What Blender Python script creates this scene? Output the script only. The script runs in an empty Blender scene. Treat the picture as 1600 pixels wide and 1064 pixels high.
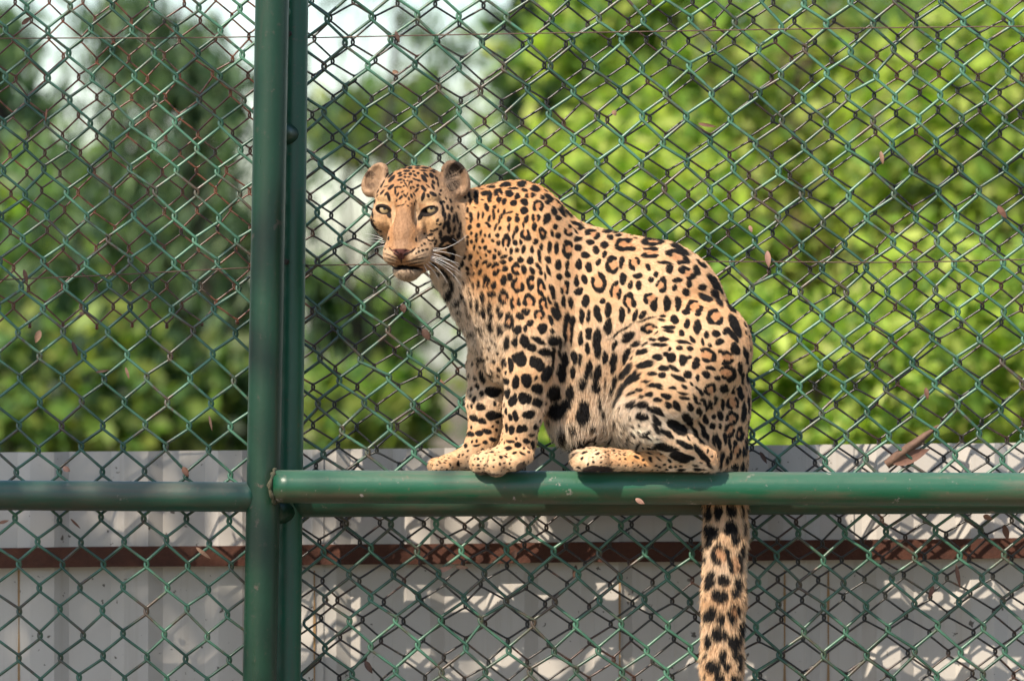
import bpy, math, random
import numpy as np
from mathutils import Vector, Matrix

scene = bpy.context.scene
COL = scene.collection
R = math.radians

# ---------------------------------------------------------------- camera, sky, sun, exposure
S = 0.0015            # metres per photograph pixel in the plane of the front rail
CAM_D = 12.0          # camera distance to that plane
CAM_Z = 1.70
SUN_EL, SUN_AZ = R(45), R(36)      # sun high behind the camera's left shoulder

cam = bpy.data.cameras.new('camera')
cam_ob = bpy.data.objects.new('camera', cam); COL.objects.link(cam_ob)
cam_ob.location = (0, -CAM_D, CAM_Z); cam_ob.rotation_euler = (R(90), 0, 0)
cam.sensor_width = 36; cam.lens = 180
cam.clip_start = 0.5; cam.clip_end = 600
cam.dof.use_dof = True; cam.dof.focus_distance = CAM_D - 0.03; cam.dof.aperture_fstop = 2.6
scene.camera = cam_ob

world = bpy.data.worlds.new('World'); scene.world = world; world.use_nodes = True
wn = world.node_tree; wn.nodes.clear()
sky = wn.nodes.new('ShaderNodeTexSky'); sky.sky_type = 'NISHITA'; sky.sun_disc = False
sky.sun_elevation = SUN_EL
sky.sun_rotation = math.pi + SUN_AZ      # sun stands at -Y, turned to -X
sky.altitude = 50; sky.air_density = 1.0; sky.dust_density = 1.0; sky.ozone_density = 1.0
bg = wn.nodes.new('ShaderNodeBackground'); bg.inputs['Strength'].default_value = 0.135
out = wn.nodes.new('ShaderNodeOutputWorld')
wn.links.new(sky.outputs[0], bg.inputs[0]); wn.links.new(bg.outputs[0], out.inputs[0])

sun = bpy.data.lights.new('sun', 'SUN'); sun.energy = 4.3; sun.angle = R(0.53); sun.color = (1.0, 0.88, 0.73)
sun_ob = bpy.data.objects.new('sun', sun); COL.objects.link(sun_ob)
SUN_DIR = Vector((-math.sin(SUN_AZ)*math.cos(SUN_EL), -math.cos(SUN_AZ)*math.cos(SUN_EL), math.sin(SUN_EL)))
sun_ob.rotation_euler = SUN_DIR.to_track_quat('Z', 'Y').to_euler()
sun_ob.location = SUN_DIR * 30

scene.view_settings.view_transform = 'Standard'; scene.view_settings.look = 'None'
scene.view_settings.exposure = 0.74; scene.view_settings.gamma = 1.0
scene.view_settings.use_curve_mapping = False
scene.cycles.max_bounces = 8
scene.cycles.transparent_max_bounces = 8

# ---------------------------------------------------------------- helpers
def W(x, y, d=0.0):
    """local pixel-sized units (1.5 mm): x right, y down, d away from the camera -> metres"""
    return Vector(((x-800)*S, d*S, CAM_Z-(y-532)*S))
def at(x, y, Y):
    """the point at depth Y metres that the photograph shows at pixel x, y"""
    s = S*(CAM_D+Y)/CAM_D
    return Vector(((x-800)*s, Y, CAM_Z-(y-532)*s))

def link(name, mesh, mat=None, parent=None):
    o = bpy.data.objects.new(name, mesh); COL.objects.link(o)
    if mat is not None: mesh.materials.append(mat)
    if parent is not None: o.parent = parent
    return o
def tag(o, label=None, cat=None, group=None, kind=None):
    if label: o['label'] = label
    if cat: o['category'] = cat
    if group: o['group'] = group
    if kind: o['kind'] = kind
    return o
def empty(name, loc=(0, 0, 0)):
    o = bpy.data.objects.new(name, None); COL.objects.link(o); o.location = loc; o.empty_display_size = .05
    return o
def put(o, parent):
    """parent o (built in world coordinates) under parent without moving it"""
    o.parent = parent; o.matrix_parent_inverse = Matrix.Translation(-Vector(parent.location)); return o

class MB:
    def __init__(s): s.v = []; s.f = []; s.n = 0; s.cols = []
    def add(s, v, f):
        v = np.asarray(v, float); k = s.n
        s.v.append(v); s.f += [tuple(i+k for i in q) for q in f]; s.n += len(v)
    def tube(s, pts, rad, seg=8, cap=True, squash=None):
        pts = np.asarray(pts, float); n = len(pts)
        rad = np.full(n, rad) if np.isscalar(rad) else np.asarray(rad, float)
        t = np.gradient(pts, axis=0); t /= np.linalg.norm(t, axis=1)[:, None]+1e-12
        ref = np.array([0.3, 1, 0.2]) if abs(t[:, 1]).max() < .9 else np.array([1, .13, .21])
        u = np.cross(t, ref); u /= np.linalg.norm(u, axis=1)[:, None]
        w = np.cross(t, u)
        a = np.linspace(0, 2*math.pi, seg, endpoint=False)
        ring = (np.cos(a)[None, :, None]*u[:, None, :] + np.sin(a)[None, :, None]*w[:, None, :])*rad[:, None, None]
        v = (pts[:, None, :]+ring).reshape(-1, 3)
        f = []
        for i in range(n-1):
            for j in range(seg):
                k = (j+1) % seg
                f.append((i*seg+j, i*seg+k, (i+1)*seg+k, (i+1)*seg+j))
        if cap:
            f.append(tuple(range(seg-1, -1, -1))); f.append(tuple((n-1)*seg+j for j in range(seg)))
        s.add(v, f)
    def box(s, c, h):
        c = np.asarray(c); h = np.asarray(h)
        v = [c+h*np.array(q) for q in [(-1,-1,-1),(1,-1,-1),(1,1,-1),(-1,1,-1),(-1,-1,1),(1,-1,1),(1,1,1),(-1,1,1)]]
        s.add(v, [(0,3,2,1),(4,5,6,7),(0,1,5,4),(1,2,6,5),(2,3,7,6),(3,0,4,7)])
    def build(s, name, mat, parent=None, smooth=True):
        me = bpy.data.meshes.new(name)
        me.from_pydata(np.concatenate(s.v).tolist(), [], s.f); me.update()
        if smooth: me.polygons.foreach_set('use_smooth', [True]*len(me.polygons))
        o = link(name, me, mat)
        if parent is not None: put(o, parent)
        return o

def fast_mesh(name, verts, quads):
    me = bpy.data.meshes.new(name)
    verts = np.ascontiguousarray(verts, dtype=np.float32); quads = np.ascontiguousarray(quads, dtype=np.int32)
    k = quads.shape[1]
    me.vertices.add(len(verts)); me.vertices.foreach_set('co', verts.ravel())
    me.loops.add(quads.size); me.loops.foreach_set('vertex_index', quads.ravel())
    me.polygons.add(len(quads))
    me.polygons.foreach_set('loop_start', np.arange(0, quads.size, k, dtype=np.int32))
    me.update(calc_edges=True)
    return me

# ---- materials
def new_mat(name):
    m = bpy.data.materials.new(name); m.use_nodes = True
    nt = m.node_tree; p = nt.nodes['Principled BSDF']
    return m, nt, p
class N:
    """small node helper"""
    def __init__(s, nt): s.nt = nt; s._co = None
    def co(s):
        if s._co is None: s._co = s.nt.nodes.new('ShaderNodeTexCoord').outputs['Object']
        return s._co
    def mapping(s, scale, src=None):
        m = s.nt.nodes.new('ShaderNodeMapping'); m.inputs['Scale'].default_value = scale
        s.nt.links.new(src or s.co(), m.inputs['Vector']); return m.outputs[0]
    def noise(s, scale, detail=4, rough=.55, vec=None, w=None):
        n = s.nt.nodes.new('ShaderNodeTexNoise'); n.inputs['Scale'].default_value = scale
        n.inputs['Detail'].default_value = detail; n.inputs['Roughness'].default_value = rough
        s.nt.links.new(vec or s.co(), n.inputs['Vector']); return n.outputs['Fac']
    def ramp(s, fac, stops, interp='LINEAR'):
        r = s.nt.nodes.new('ShaderNodeValToRGB'); e = r.color_ramp; e.interpolation = interp
        while len(e.elements) < len(stops): e.elements.new(.5)
        for q, (p, c) in zip(e.elements, stops):
            q.position = p; q.color = (*c, 1) if hasattr(c, '__len__') else (c, c, c, 1)
        s.nt.links.new(fac, r.inputs[0]); return r.outputs[0]
    def mix(s, fac, a, b, mode='MIX'):
        m = s.nt.nodes.new('ShaderNodeMix'); m.data_type = 'RGBA'; m.blend_type = mode
        for sock, val in ((m.inputs[0], fac), (m.inputs[6], a), (m.inputs[7], b)):
            if hasattr(val, 'is_output'): s.nt.links.new(val, sock)
            elif hasattr(val, '__len__'): sock.default_value = (*val, 1)
            else: sock.default_value = val
        return m.outputs[2]
    def math(s, op, a, b=0.0):
        m = s.nt.nodes.new('ShaderNodeMath'); m.operation = op
        for sock, val in ((m.inputs[0], a), (m.inputs[1], b)):
            if hasattr(val, 'is_output'): s.nt.links.new(val, sock)
            else: sock.default_value = val
        return m.outputs[0]
    def bump(s, h, strength, dist, p):
        b = s.nt.nodes.new('ShaderNodeBump'); b.inputs['Strength'].default_value = strength
        b.inputs['Distance'].default_value = dist
        s.nt.links.new(h, b.inputs['Height']); s.nt.links.new(b.outputs[0], p.inputs['Normal'])
    def attr(s, name):
        a = s.nt.nodes.new('ShaderNodeAttribute'); a.attribute_name = name; return a.outputs['Color']
    def sep(s, v=None):
        x = s.nt.nodes.new('ShaderNodeSeparateXYZ'); s.nt.links.new(v or s.co(), x.inputs[0]); return x.outputs
    def set(s, sock, val): s.nt.links.new(val, sock)

def painted_steel(name, base, dirt, chip, dirt_lo=.52, rough=.38, sheen_grime=False, streak=(1, 1, 1)):
    m, nt, p = new_mat(name); n = N(nt)
    big = n.noise(3.0, 5, .6); fine = n.noise(60, 6, .7); mid = n.noise(16, 6, .68, n.mapping(streak))
    c = n.mix(n.ramp(big, [(.35, 0), (.7, 1)]), base, [v*.72 for v in base])
    c = n.mix(n.ramp(mid, [(dirt_lo, 0), (dirt_lo+.16, .75)]), c, dirt)
    speck = n.ramp(fine, [(.60, 0), (.68, .7)])
    c = n.mix(speck, c, [v*1.3 for v in dirt])
    if sheen_grime:        # pale sky sheen painted into the upper side's colour, grime on the under side
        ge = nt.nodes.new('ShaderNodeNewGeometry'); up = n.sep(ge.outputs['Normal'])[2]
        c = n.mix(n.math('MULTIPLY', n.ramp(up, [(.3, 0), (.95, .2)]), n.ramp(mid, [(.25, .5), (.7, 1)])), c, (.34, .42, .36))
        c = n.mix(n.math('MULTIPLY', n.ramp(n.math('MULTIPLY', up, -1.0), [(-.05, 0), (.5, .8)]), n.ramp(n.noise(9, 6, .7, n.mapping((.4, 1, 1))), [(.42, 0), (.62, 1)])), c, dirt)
    ch = n.math('MULTIPLY', n.ramp(n.noise(24, 6, .7), [(.635, 0), (.65, 1)], 'LINEAR'), n.ramp(big, [(.48, 0), (.6, 1)]))
    c = n.mix(ch, c, chip)
    n.set(p.inputs['Base Color'], c)
    n.set(p.inputs['Roughness'], n.ramp(mid, [(.3, rough), (.75, rough+.3)]))
    n.bump(n.math('ADD', fine, mid), .25, .002, p)
    return m
def wire_mat(name, green, rust, lo, hi, scale=9, green2=None):
    m, nt, p = new_mat(name); n = N(nt)
    a = n.noise(scale, 6, .7); b = n.noise(140, 3, .6); g = n.noise(5, 3)
    c = n.mix(n.ramp(g, [(.4, 0), (.6, 1)]), green, green2 or [v*.7 for v in green])
    c = n.mix(n.ramp(a, [(lo, 0), (hi, 1)]), c, rust)
    c = n.mix(n.ramp(b, [(.58, 0), (.7, .6)]), c, [.10, .085, .06])
    n.set(p.inputs['Base Color'], c); p.inputs['Roughness'].default_value = .34
    n.bump(b, .3, .001, p)
    return m
def vcol_mat(name, rough=.8, trans=0.0, spec=.2):
    m, nt, p = new_mat(name); n = N(nt)
    c = n.attr('col'); n.set(p.inputs['Base Color'], c)
    p.inputs['Roughness'].default_value = rough; p.inputs['Specular IOR Level'].default_value = spec
    if trans:
        t = nt.nodes.new('ShaderNodeBsdfTranslucent'); mx = nt.nodes.new('ShaderNodeMixShader')
        mx.inputs[0].default_value = trans
        g = n.mix(1.0, c, (1.25, 1.35, .55), 'MULTIPLY')
        nt.links.new(g, t.inputs[0]); nt.links.new(p.outputs[0], mx.inputs[1]); nt.links.new(t.outputs[0], mx.inputs[2])
        nt.links.new(mx.outputs[0], nt.nodes['Material Output'].inputs[0])
    return m
def rough_mat(name, c1, c2, scale, rough=.8, bump=.3, dist=.01, stretch=(1, 1, 1)):
    m, nt, p = new_mat(name); n = N(nt); v = n.mapping(stretch)
    a = n.noise(scale, 6, .65, v); b = n.noise(scale*6, 4, .6, v)
    c = n.mix(n.ramp(a, [(.35, 0), (.68, 1)]), c1, c2)
    c = n.mix(n.ramp(b, [(.55, 0), (.75, .5)]), c, [q*.5 for q in c1])
    n.set(p.inputs['Base Color'], c); p.inputs['Roughness'].default_value = rough
    n.bump(n.math('ADD', a, b), bump, dist, p)
    return m
# ================================================================ ground and things behind the fence
rng = np.random.default_rng(7)
M_soil = rough_mat('soil', (.10, .075, .045), (.16, .13, .075), 2.5, .95, .6, .05)
g = MB(); g.add([(-150, -60, 0), (150, -60, 0), (150, 300, 0), (-150, 300, 0)], [(0, 1, 2, 3)])
tag(g.build('ground', M_soil, smooth=False), kind='structure', label='bare brown earth under the fence and trees')

# ---------------------------------------------------------------- corrugated sheet fence with its rusty rail
def sheet_mat(name):
    m, nt, p = new_mat(name); n = N(nt); v = n.mapping((1, 1, .12)); streak = n.noise(9, 6, .65, n.mapping((3, 1, .10)))
    a = n.noise(4, 5, .6, v); f = n.noise(90, 4, .7); sp = n.noise(38, 3, .6)
    c = n.mix(n.ramp(a, [(.3, 0), (.7, 1)]), (.51, .48, .435), (.44, .41, .37))
    c = n.mix(n.ramp(streak, [(.55, 0), (.75, .45)]), c, (.33, .28, .22))
    c = n.mix(n.ramp(sp, [(.685, 0), (.71, .9)]), c, (.06, .05, .04))
    n.set(p.inputs['Base Color'], c); p.inputs['Roughness'].default_value = .55
    p.inputs['Specular IOR Level'].default_value = .35
    n.bump(f, .08, .001, p)
    return m
M_sheet = sheet_mat('sheet_paint')
M_rust = rough_mat('rust', (.048, .016, .009), (.085, .028, .014), 16, .9, .5, .004)
M_stain = rough_mat('rust_stain', (.34, .20, .08), (.26, .17, .09), 30, .85, .1, .002)
SH_Y = 0.44
sheet_wall = empty('sheet_metal_fence', (0, SH_Y, 0))
tag(sheet_wall, 'pale grey corrugated metal sheet fence with a rusty rail behind the wire mesh', 'fence')
def zoff(x):          # the sheets climb a little towards the right
    return .0095*x
def profile(x):
    """trapezoid ribs every 228 mm"""
    u = (x*1000+62) % 228
    d = 0
    if u < 34: d = u/34
    elif u < 92: d = 1
    elif u < 126: d = 1-(u-92)/34
    return -.024*d
TOP = at(800, 699, SH_Y).z
seams = [-2.18, -1.20, -.487, .268, .80, 1.72, 2.4]
for i in range(len(seams)-1):
    x0, x1 = seams[i], seams[i+1]+.03
    br = [x0]; k = math.floor(x0*1000/228)-1
    while True:
        base = (k*228-62)/1000; k += 1
        for q in (0, .034, .092, .126):
            if x0+.004 < base+q < x1-.004: br.append(base+q)
        if base > x1: break
    br.append(x1)
    lift = .003*(i % 2)
    front = [(x, SH_Y+profile(x)-lift) for x in br]
    zs = np.linspace(0.15, TOP, 8)
    v = []; f = []
    nx = len(br)
    for z in zs:
        for x, y in front:
            v.append((x, y+.0015*math.sin(z*9+x*5+i), z+zoff(x)*(z/TOP)))
    for z in zs:
        for x, y in front: v.append((x, y+.0012+.0015*math.sin(z*9+x*5+i), z+zoff(x)*(z/TOP)))
    K = nx*len(zs)
    for a in range(len(zs)-1):
        for b in range(nx-1):
            q = (a*nx+b, a*nx+b+1, (a+1)*nx+b+1, (a+1)*nx+b)
            f.append(q); f.append(tuple(K+t for t in reversed(q)))
    a = len(zs)-1
    for b in range(nx-1): f.append((a*nx+b, a*nx+b+1, K+a*nx+b+1, K+a*nx+b))
    mb = MB(); mb.add(v, f); o = mb.build('sheet', M_sheet, sheet_wall, smooth=False)
# rusty angle-iron rail: a front flange and a top flange that meets the sheets
bm_z = at(800, 864, SH_Y-.06).z
hb = .0238
mb = MB()
def angle(mb, x0, x1, n=40):
    xs = np.linspace(x0, x1, n)
    sec = [(-.066, -hb), (-.062, -hb), (-.062, hb-.004), (-.027, hb-.004), (-.027, hb), (-.066, hb)]
    v = []; f = []
    for x in xs:
        for (dy, dz) in sec: v.append((x, SH_Y+dy+.0008*math.sin(x*7), bm_z+zoff(x)+dz+.0007*math.sin(x*11)))
    for i in range(n-1):
        for j in range(6):
            k = (j+1) % 6; f.append((i*6+j, i*6+k, (i+1)*6+k, (i+1)*6+j))
    mb.add(v, f)
angle(mb, -2.3, 2.5)
mb.build('rail', M_rust, sheet_wall, smooth=False)
# rust runs that have bled down the laps between sheets
for sx in (30, 492, 968, 1225, 1294):
    p0 = at(sx, 890, SH_Y); mb = MB()
    yy = SH_Y+profile(p0.x)-.0062
    zz = np.linspace(p0.z, .6, 9)
    wv = [.0022+.001*math.sin(q*31+sx) for q in zz]
    v = [(p0.x-w_, yy, z) for z, w_ in zip(zz, wv)]+[(p0.x+w_, yy, z) for z, w_ in zip(zz, wv)]
    mb.add(v, [(i, i+9, i+10, i+1) for i in range(8)])
    mb.build('rust_streak', M_stain, sheet_wall, smooth=False)

# ---------------------------------------------------------------- posts and rails of the enclosure
M_post = painted_steel('post_paint', (.004, .038, .018), (.030, .034, .022), (.07, .06, .045), .54, .24, False, (1, 1, .1))
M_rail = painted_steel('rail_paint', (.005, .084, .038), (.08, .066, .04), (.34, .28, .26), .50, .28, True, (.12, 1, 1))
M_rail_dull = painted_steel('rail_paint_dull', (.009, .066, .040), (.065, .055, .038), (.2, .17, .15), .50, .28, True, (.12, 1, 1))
M_dark = rough_mat('dark_iron', (.02, .022, .018), (.06, .045, .03), 40, .6)
TH = math.atan((425-405)/1064)       # both posts lean
def post(name, x_top, x_bot, rad, d, mat, label):
    a = at(x_top, -120, d*S); b = at(x_bot, 1250, d*S)
    b = a+(b-a)*(a.z/(a.z-b.z))          # down to the ground
    root = empty(name, b); tag(root, label, 'post', 'green steel posts of the enclosure')
    mb = MB(); n = 40
    mb.tube([b+(a-b)*t for t in np.linspace(0, 1, n)], rad*S, 36)
    mb.build('pole', mat, root)
    return root, a, b
front_post, fa, fb = post('fence_post', 427.5, 402.5, 26.5, 32, M_post, 'thick dark green front post that the main rail is welded to')
M_post_rear = painted_steel('rear_post_paint', (.010, .085, .045), (.05, .055, .035), (.09, .08, .06), .50, .3, False, (1, 1, .1))
rear_post, ra, rb = post('fence_post', 461.5, 446, 22, 108, M_post_rear, 'thinner green post half hidden close behind the thick front post')
def on_post(a, b, y):
    z = CAM_Z-(y-532)*S; t = (a.z-z)/(a.z-b.z); return a+(b-a)*t
# stub tubes and bolts that tie the two posts together
for yy, rad in ((203, 17), (800, 18)):
    p = on_post(fa, fb, yy); q = on_post(ra, rb, yy+4)
    mb = MB(); mb.tube([p+(q-p)*t for t in (0.1, .5, .95)], rad*S, 20); mb.build('spacer', M_post, rear_post)
for yy in (48, 408):
    q = on_post(ra, rb, yy)+Vector((-.010, -.031, 0))
    mb = MB(); mb.tube([q, q+Vector((-.002, -.006, 0))], .0075, 6); mb.tube([q+Vector((-.002, -.006, 0)), q+Vector((-.003, -.012, 0))], .0045, 10)
    mb.build('bolt', M_dark, rear_post, smooth=False)

def rail(name, p0, p1, rad, mat, label, seam=None):
    n = 60; root = empty(name, p0); tag(root, label, 'rail', 'green tube rails of the enclosure')
    mb = MB(); pts = [p0+(p1-p0)*t for t in np.linspace(0, 1, n)]
    mb.tube(pts, rad*S, 40); mb.build('tube', mat, root)
    return root
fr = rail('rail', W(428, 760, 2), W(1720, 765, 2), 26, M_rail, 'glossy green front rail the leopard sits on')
# lumpy weld bead round its end
mb = MB(); c0 = np.array(W(428, 760, 2))
ang = np.linspace(0, 2*math.pi, 40)
bead = [c0+np.array([-.012*math.cos(a)**2*0-.010+.012*abs(math.sin(a)), math.cos(a)*.0385, math.sin(a)*.0385]) for a in ang]
mb.tube(bead, [.0045+.0018*math.sin(a*9)+.001*math.sin(a*23) for a in ang], 8, cap=False)
M_weld = rough_mat('weld', (.05, .055, .03), (.13, .11, .06), 60, .8, .8, .003)
mb.build('weld_bead', M_weld, fr)
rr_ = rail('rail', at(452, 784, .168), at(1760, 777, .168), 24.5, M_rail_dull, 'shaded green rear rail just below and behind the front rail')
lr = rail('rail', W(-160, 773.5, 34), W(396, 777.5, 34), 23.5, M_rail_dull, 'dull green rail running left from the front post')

# ---------------------------------------------------------------- chain-link meshes: every zigzag wire is a part
M_wf = wire_mat('mesh_wire_green', (.065, .175, .11), (.07, .05, .035), .50, .62, 9, (.016, .055, .034))
M_wb = wire_mat('mesh_wire_brown', (.016, .017, .012), (.050, .020, .011), .50, .62, 7, (.011, .010, .008))
M_wbl = wire_mat('mesh_wire_rusty', (.05, .035, .022), (.12, .042, .02), .40, .52, 9, (.05, .025, .015))
def catmull(P, n):
    P = np.asarray(P); Q = np.vstack([2*P[0]-P[1], P, 2*P[-1]-P[-2]]); out = []
    t = np.linspace(0, 1, n, endpoint=False)[:, None]
    for i in range(len(P)-1):
        a, b, c, d = Q[i:i+4]
        out.append(.5*((2*b)+(-a+c)*t+(2*a-5*b+4*c-d)*t**2+(-a+3*b-3*c+d)*t**3))
    out.append(P[-1:]); return np.vstack(out)
def chain_link(label, x0, x1, y0, y1, ph, pv, rad, d, mat, group, knot=(0, 0), skew=0.0, seed=1, jit=1.2, bow=None, tilt=0.0):
    """knot: where one crossing lies.  ph, pv: diagonals of a diamond"""
    r = np.random.default_rng(seed)
    root = empty('chain_link_mesh', W((x0+x1)/2, y1, d)); tag(root, label, 'wire mesh', group)
    c0 = math.floor((x0-knot[0])/(ph/2))-0; c1 = math.ceil((x1-knot[0])/(ph/2))
    nk = int((y1-y0)/pv)+3
    J = r.normal(0, jit, (c1-c0+2, 2*nk+6, 2))
    ph1, ph2 = r.uniform(0, 6, 2)
    def warp(x, y):
        return (x+5*math.sin(y/190+ph1)+3.5*math.sin(x/240+y/310+ph2)+skew*(y-532), y+6*math.sin(x/210+ph2)+2*math.sin(x/70+ph1)+tilt*(x-800))
    k0 = math.floor((y0-knot[1])/pv)-1
    def node(c, k):      # knot k of interface c
        x = knot[0]+c*ph/2; y = knot[1]+(k0+k)*pv+(pv/2 if c % 2 else 0)
        X, Y = warp(x, y); j = J[c-c0, k]; return X+j[0], Y+j[1]
    for c in range(c0, c1):
        P = []
        even = (c % 2 == 0)
        seq = []
        for k in range(nk):
            if even: seq += [(c, k, 0), (c+1, k, 1)]
            else: seq += [(c+1, k, 1), (c, k, 0)]
        seq = [(*node(a, k), side) for a, k, side in seq]
        seq = [q for q in seq if y0-1 <= q[1] <= y1+1]
        if len(seq) < 3: continue
        dl = rad*1.0
        for i, (X, Y, side) in enumerate(seq):
            s = 1 if side else -1
            ax = X+s*dl
            P.append((ax-s*.4, Y-3.2, s*rad*.4*(-1))); P.append((ax-s*.4, Y+3.2, s*rad*.4))
            if i < len(seq)-1:
                X2, Y2, _ = seq[i+1]
                z = -rad*1.05 if s < 0 else rad*1.05       # going right-down: in front; left-down: behind
                for t in (.16, .5, .84):
                    P.append((X+(X2-X)*t+s*dl*(1-2*t), Y+(Y2-Y)*(t*.84+.08), z*(1 if t == .5 else .8)))
        P = np.array(P); Q = catmull(P, 3)
        bx = Q[:, 2]+(bow(Q[:, 0], Q[:, 1]) if bow else 0)
        sc_ = S*(CAM_D+d*S)/CAM_D
        pts = np.stack([(Q[:, 0]-800)*sc_, (d+bx)*S, CAM_Z-(Q[:, 1]-532)*sc_], 1)
        mb = MB(); mb.tube(pts, rad*S, 6); mb.build('wire', mat, root)
    return root
gm = 'chain-link meshes of the enclosure'
bowf = lambda x, y: 4*np.sin(x/170)+5*np.sin(y/210+1)
chain_link('green chain-link mesh on the enclosure side, right of the posts', 470, 1660, -70, 1130, 71, 75.6, 2.5, 143, M_wf, gm, (1286, 184), -.004, 1, 2.3, bowf)
chain_link('thin brown second mesh behind the green one, right of the posts', 466, 1660, -70, 1130, 65.5, 60.3, 1.75, 186, M_wb, gm, (1276, 183), .012, 2, 2.2, bowf)
chain_link('green chain-link mesh left of the front post', -60, 404, -70, 1130, 66.5, 72.6, 2.4, 70, M_wf, gm, (66, 850), -.016, 3, 1.7, bowf)
chain_link('rusty torn mesh ending in open points halfway down, left of the front post', -60, 400, -70, 527, 53, 59.5, 1.5, 128, M_wbl, gm, (127, 65), -.01, 4, 2.0, bowf)

M_tw = rough_mat('rusty_wire', (.07, .035, .022), (.13, .085, .06), 30, .7)
def strand(pts, d, label):
    P = catmull([np.array(at(x, y, d*S)) for x, y in pts], 8); mb = MB(); mb.tube(P, .0015, 6)
    o = mb.build('tension_wire', M_tw); tag(o, label, 'wire', 'thin tension wires threaded through the mesh'); return o
strand([(-70, 61), (120, 60), (260, 60), (399, 58)], 62, 'thin rusty tension wire crossing the left mesh near its top')
strand([(-70, 440), (150, 431), (300, 423), (396, 418)], 62, 'pale thin tension wire crossing the left mesh at mid height')
strand([(470, 60), (700, 55), (1000, 50), (1300, 45), (1660, 41)], 135, 'long rusty tension wire crossing the right mesh near its top')
strand([(468, 415), (640, 413), (1100, 409), (1400, 410), (1660, 404)], 135, 'long dark tension wire passing behind the leopard at neck height')
# ================================================================ the leopard: one skin grown from a smooth union of muscles
H_ = 2.0
GX0, GX1, GY0, GY1, GD0, GD1 = 540, 1200, 232, 1130, -136, 160
gx = np.arange(GX0, GX1+H_, H_, dtype=np.float32); gy = np.arange(GY0, GY1+H_, H_, dtype=np.float32); gd = np.arange(GD0, GD1+H_, H_, dtype=np.float32)
CAP = 46.0
F = np.full((len(gx), len(gy), len(gd)), CAP, np.float32)
def sl(lo, hi, g):
    a = max(0, int((lo-g[0])/H_)-1); b = min(len(g), int((hi-g[0])/H_)+2); return slice(a, max(a, b))
def region(lo, hi, pad=48):
    s = (sl(lo[0]-pad, hi[0]+pad, gx), sl(lo[1]-pad, hi[1]+pad, gy), sl(lo[2]-pad, hi[2]+pad, gd))
    return s, gx[s[0]][:, None, None], gy[s[1]][None, :, None], gd[s[2]][None, None, :]
def smin(a, b, k):
    h = np.maximum(k-np.abs(a-b), 0)/k
    return np.minimum(a, b)-h*h*k*.25
def put_in(s, D, k): F[s] = smin(F[s], np.minimum(D, CAP), k)
def cut_out(s, D, k): F[s] = -smin(-F[s], D, k)
def chain(pts, k=14, squash=1.0, kin=6):
    """round cones through (x, y, depth, radius)"""
    P = np.array(pts, float); lo = (P[:, :3]-P[:, 3:]).min(0); hi = (P[:, :3]+P[:, 3:]).max(0)
    s, X, Y, D = region(lo, hi); best = None
    for a, b in zip(P[:-1], P[1:]):
        q = 1/squash
        ab = (b-a)[:3]*np.array([1, 1, q]); L = (ab**2).sum()
        px, py, pd = X-a[0], Y-a[1], (D-a[2])*q
        t = np.clip((px*ab[0]+py*ab[1]+pd*ab[2])/L, 0, 1)
        d = np.sqrt((px-t*ab[0])**2+(py-t*ab[1])**2+(pd-t*ab[2])**2)-(a[3]+(b[3]-a[3])*t)
        best = d if best is None else smin(best, d, kin) if kin else np.minimum(best, d)
    put_in(s, best.astype(np.float32), k)
def ell_d(c, r, M, X, Y, D):
    px, py, pd = X-c[0], Y-c[1], D-c[2]
    q = [M[i][0]*px+M[i][1]*py+M[i][2]*pd for i in range(3)]
    k0 = np.sqrt(sum((q[i]/r[i])**2 for i in range(3))); k1 = np.sqrt(sum((q[i]/r[i]**2)**2 for i in range(3)))+1e-6
    return (k0*(k0-1)/k1).astype(np.float32)
I3 = np.eye(3)
def rot(axis, deg):
    return np.array(Matrix.Rotation(R(deg), 3, axis))
def ell(c, r, k=14, M=I3, cut=False):
    m = max(r); s, X, Y, D = region(np.array(c)-m, np.array(c)+m)
    d = ell_d(c, r, M, X, Y, D)
    (cut_out if cut else put_in)(s, d, k)

DB = 38      # depth of the body's middle plane
# trunk
chain([(800, 374, 24, 89), (842, 432, 34, 103), (940, 486, DB, 124), (1012, 500, DB, 125), (1045, 566, DB, 121), (1068, 630, DB, 105), (1080, 690, DB, 88)], 26, .74, 12)
chain([(905, 560, DB, 88), (914, 632, DB, 68)], 40, .95)
chain([(960, 575, DB, 80), (1000, 640, DB, 60)], 30, .9)
# neck and chest
chain([(800, 378, 18, 86), (748, 366, 4, 63), (700, 352, -12, 50)], 34, .95, 20)
chain([(715, 415, 8, 44), (768, 468, 30, 58), (794, 526, 38, 53), (800, 560, 36, 44)], 26, 1.0, 16)
# near shoulder blade, upper arm, foreleg, paw
ell((830, 402, -24), (56, 84, 32), 44, rot('Z', 12))
chain([(840, 440, -14, 60), (836, 520, -34, 50), (827, 580, -38, 37), (818, 640, -28, 29), (810, 692, -17, 25)], 22, .95, 14)
chain([(846, 560, -24, 34), (850, 596, -24, 22), (836, 622, -24, 20)], 10)
chain([(808, 690, -17, 25), (798, 712, -19, 23), (776, 718, -20, 20)], 10)
for (x, y, d, r) in ((749, 723, -6, 16.5), (752, 724, -26, 17), (776, 725, -44, 18.5), (805, 720, -46, 16)):
    chain([(x+16, y-9, d+8, r-3), (x, y, d, r)], 3)
# far foreleg and paw
chain([(786, 500, 78, 48), (768, 570, 84, 35), (762, 630, 84, 30), (755, 690, 82, 25)], 14, .95, 14)
chain([(752, 695, 82, 25), (735, 716, 80, 20), (702, 725, 78, 15)], 10)
for (x, y, d, r) in ((686, 730, 66, 13), (680, 731, 82, 13.5), (688, 730, 98, 13)):
    chain([(x+16, y-4, d, r), (x, y, d, r)], 5)
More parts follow.
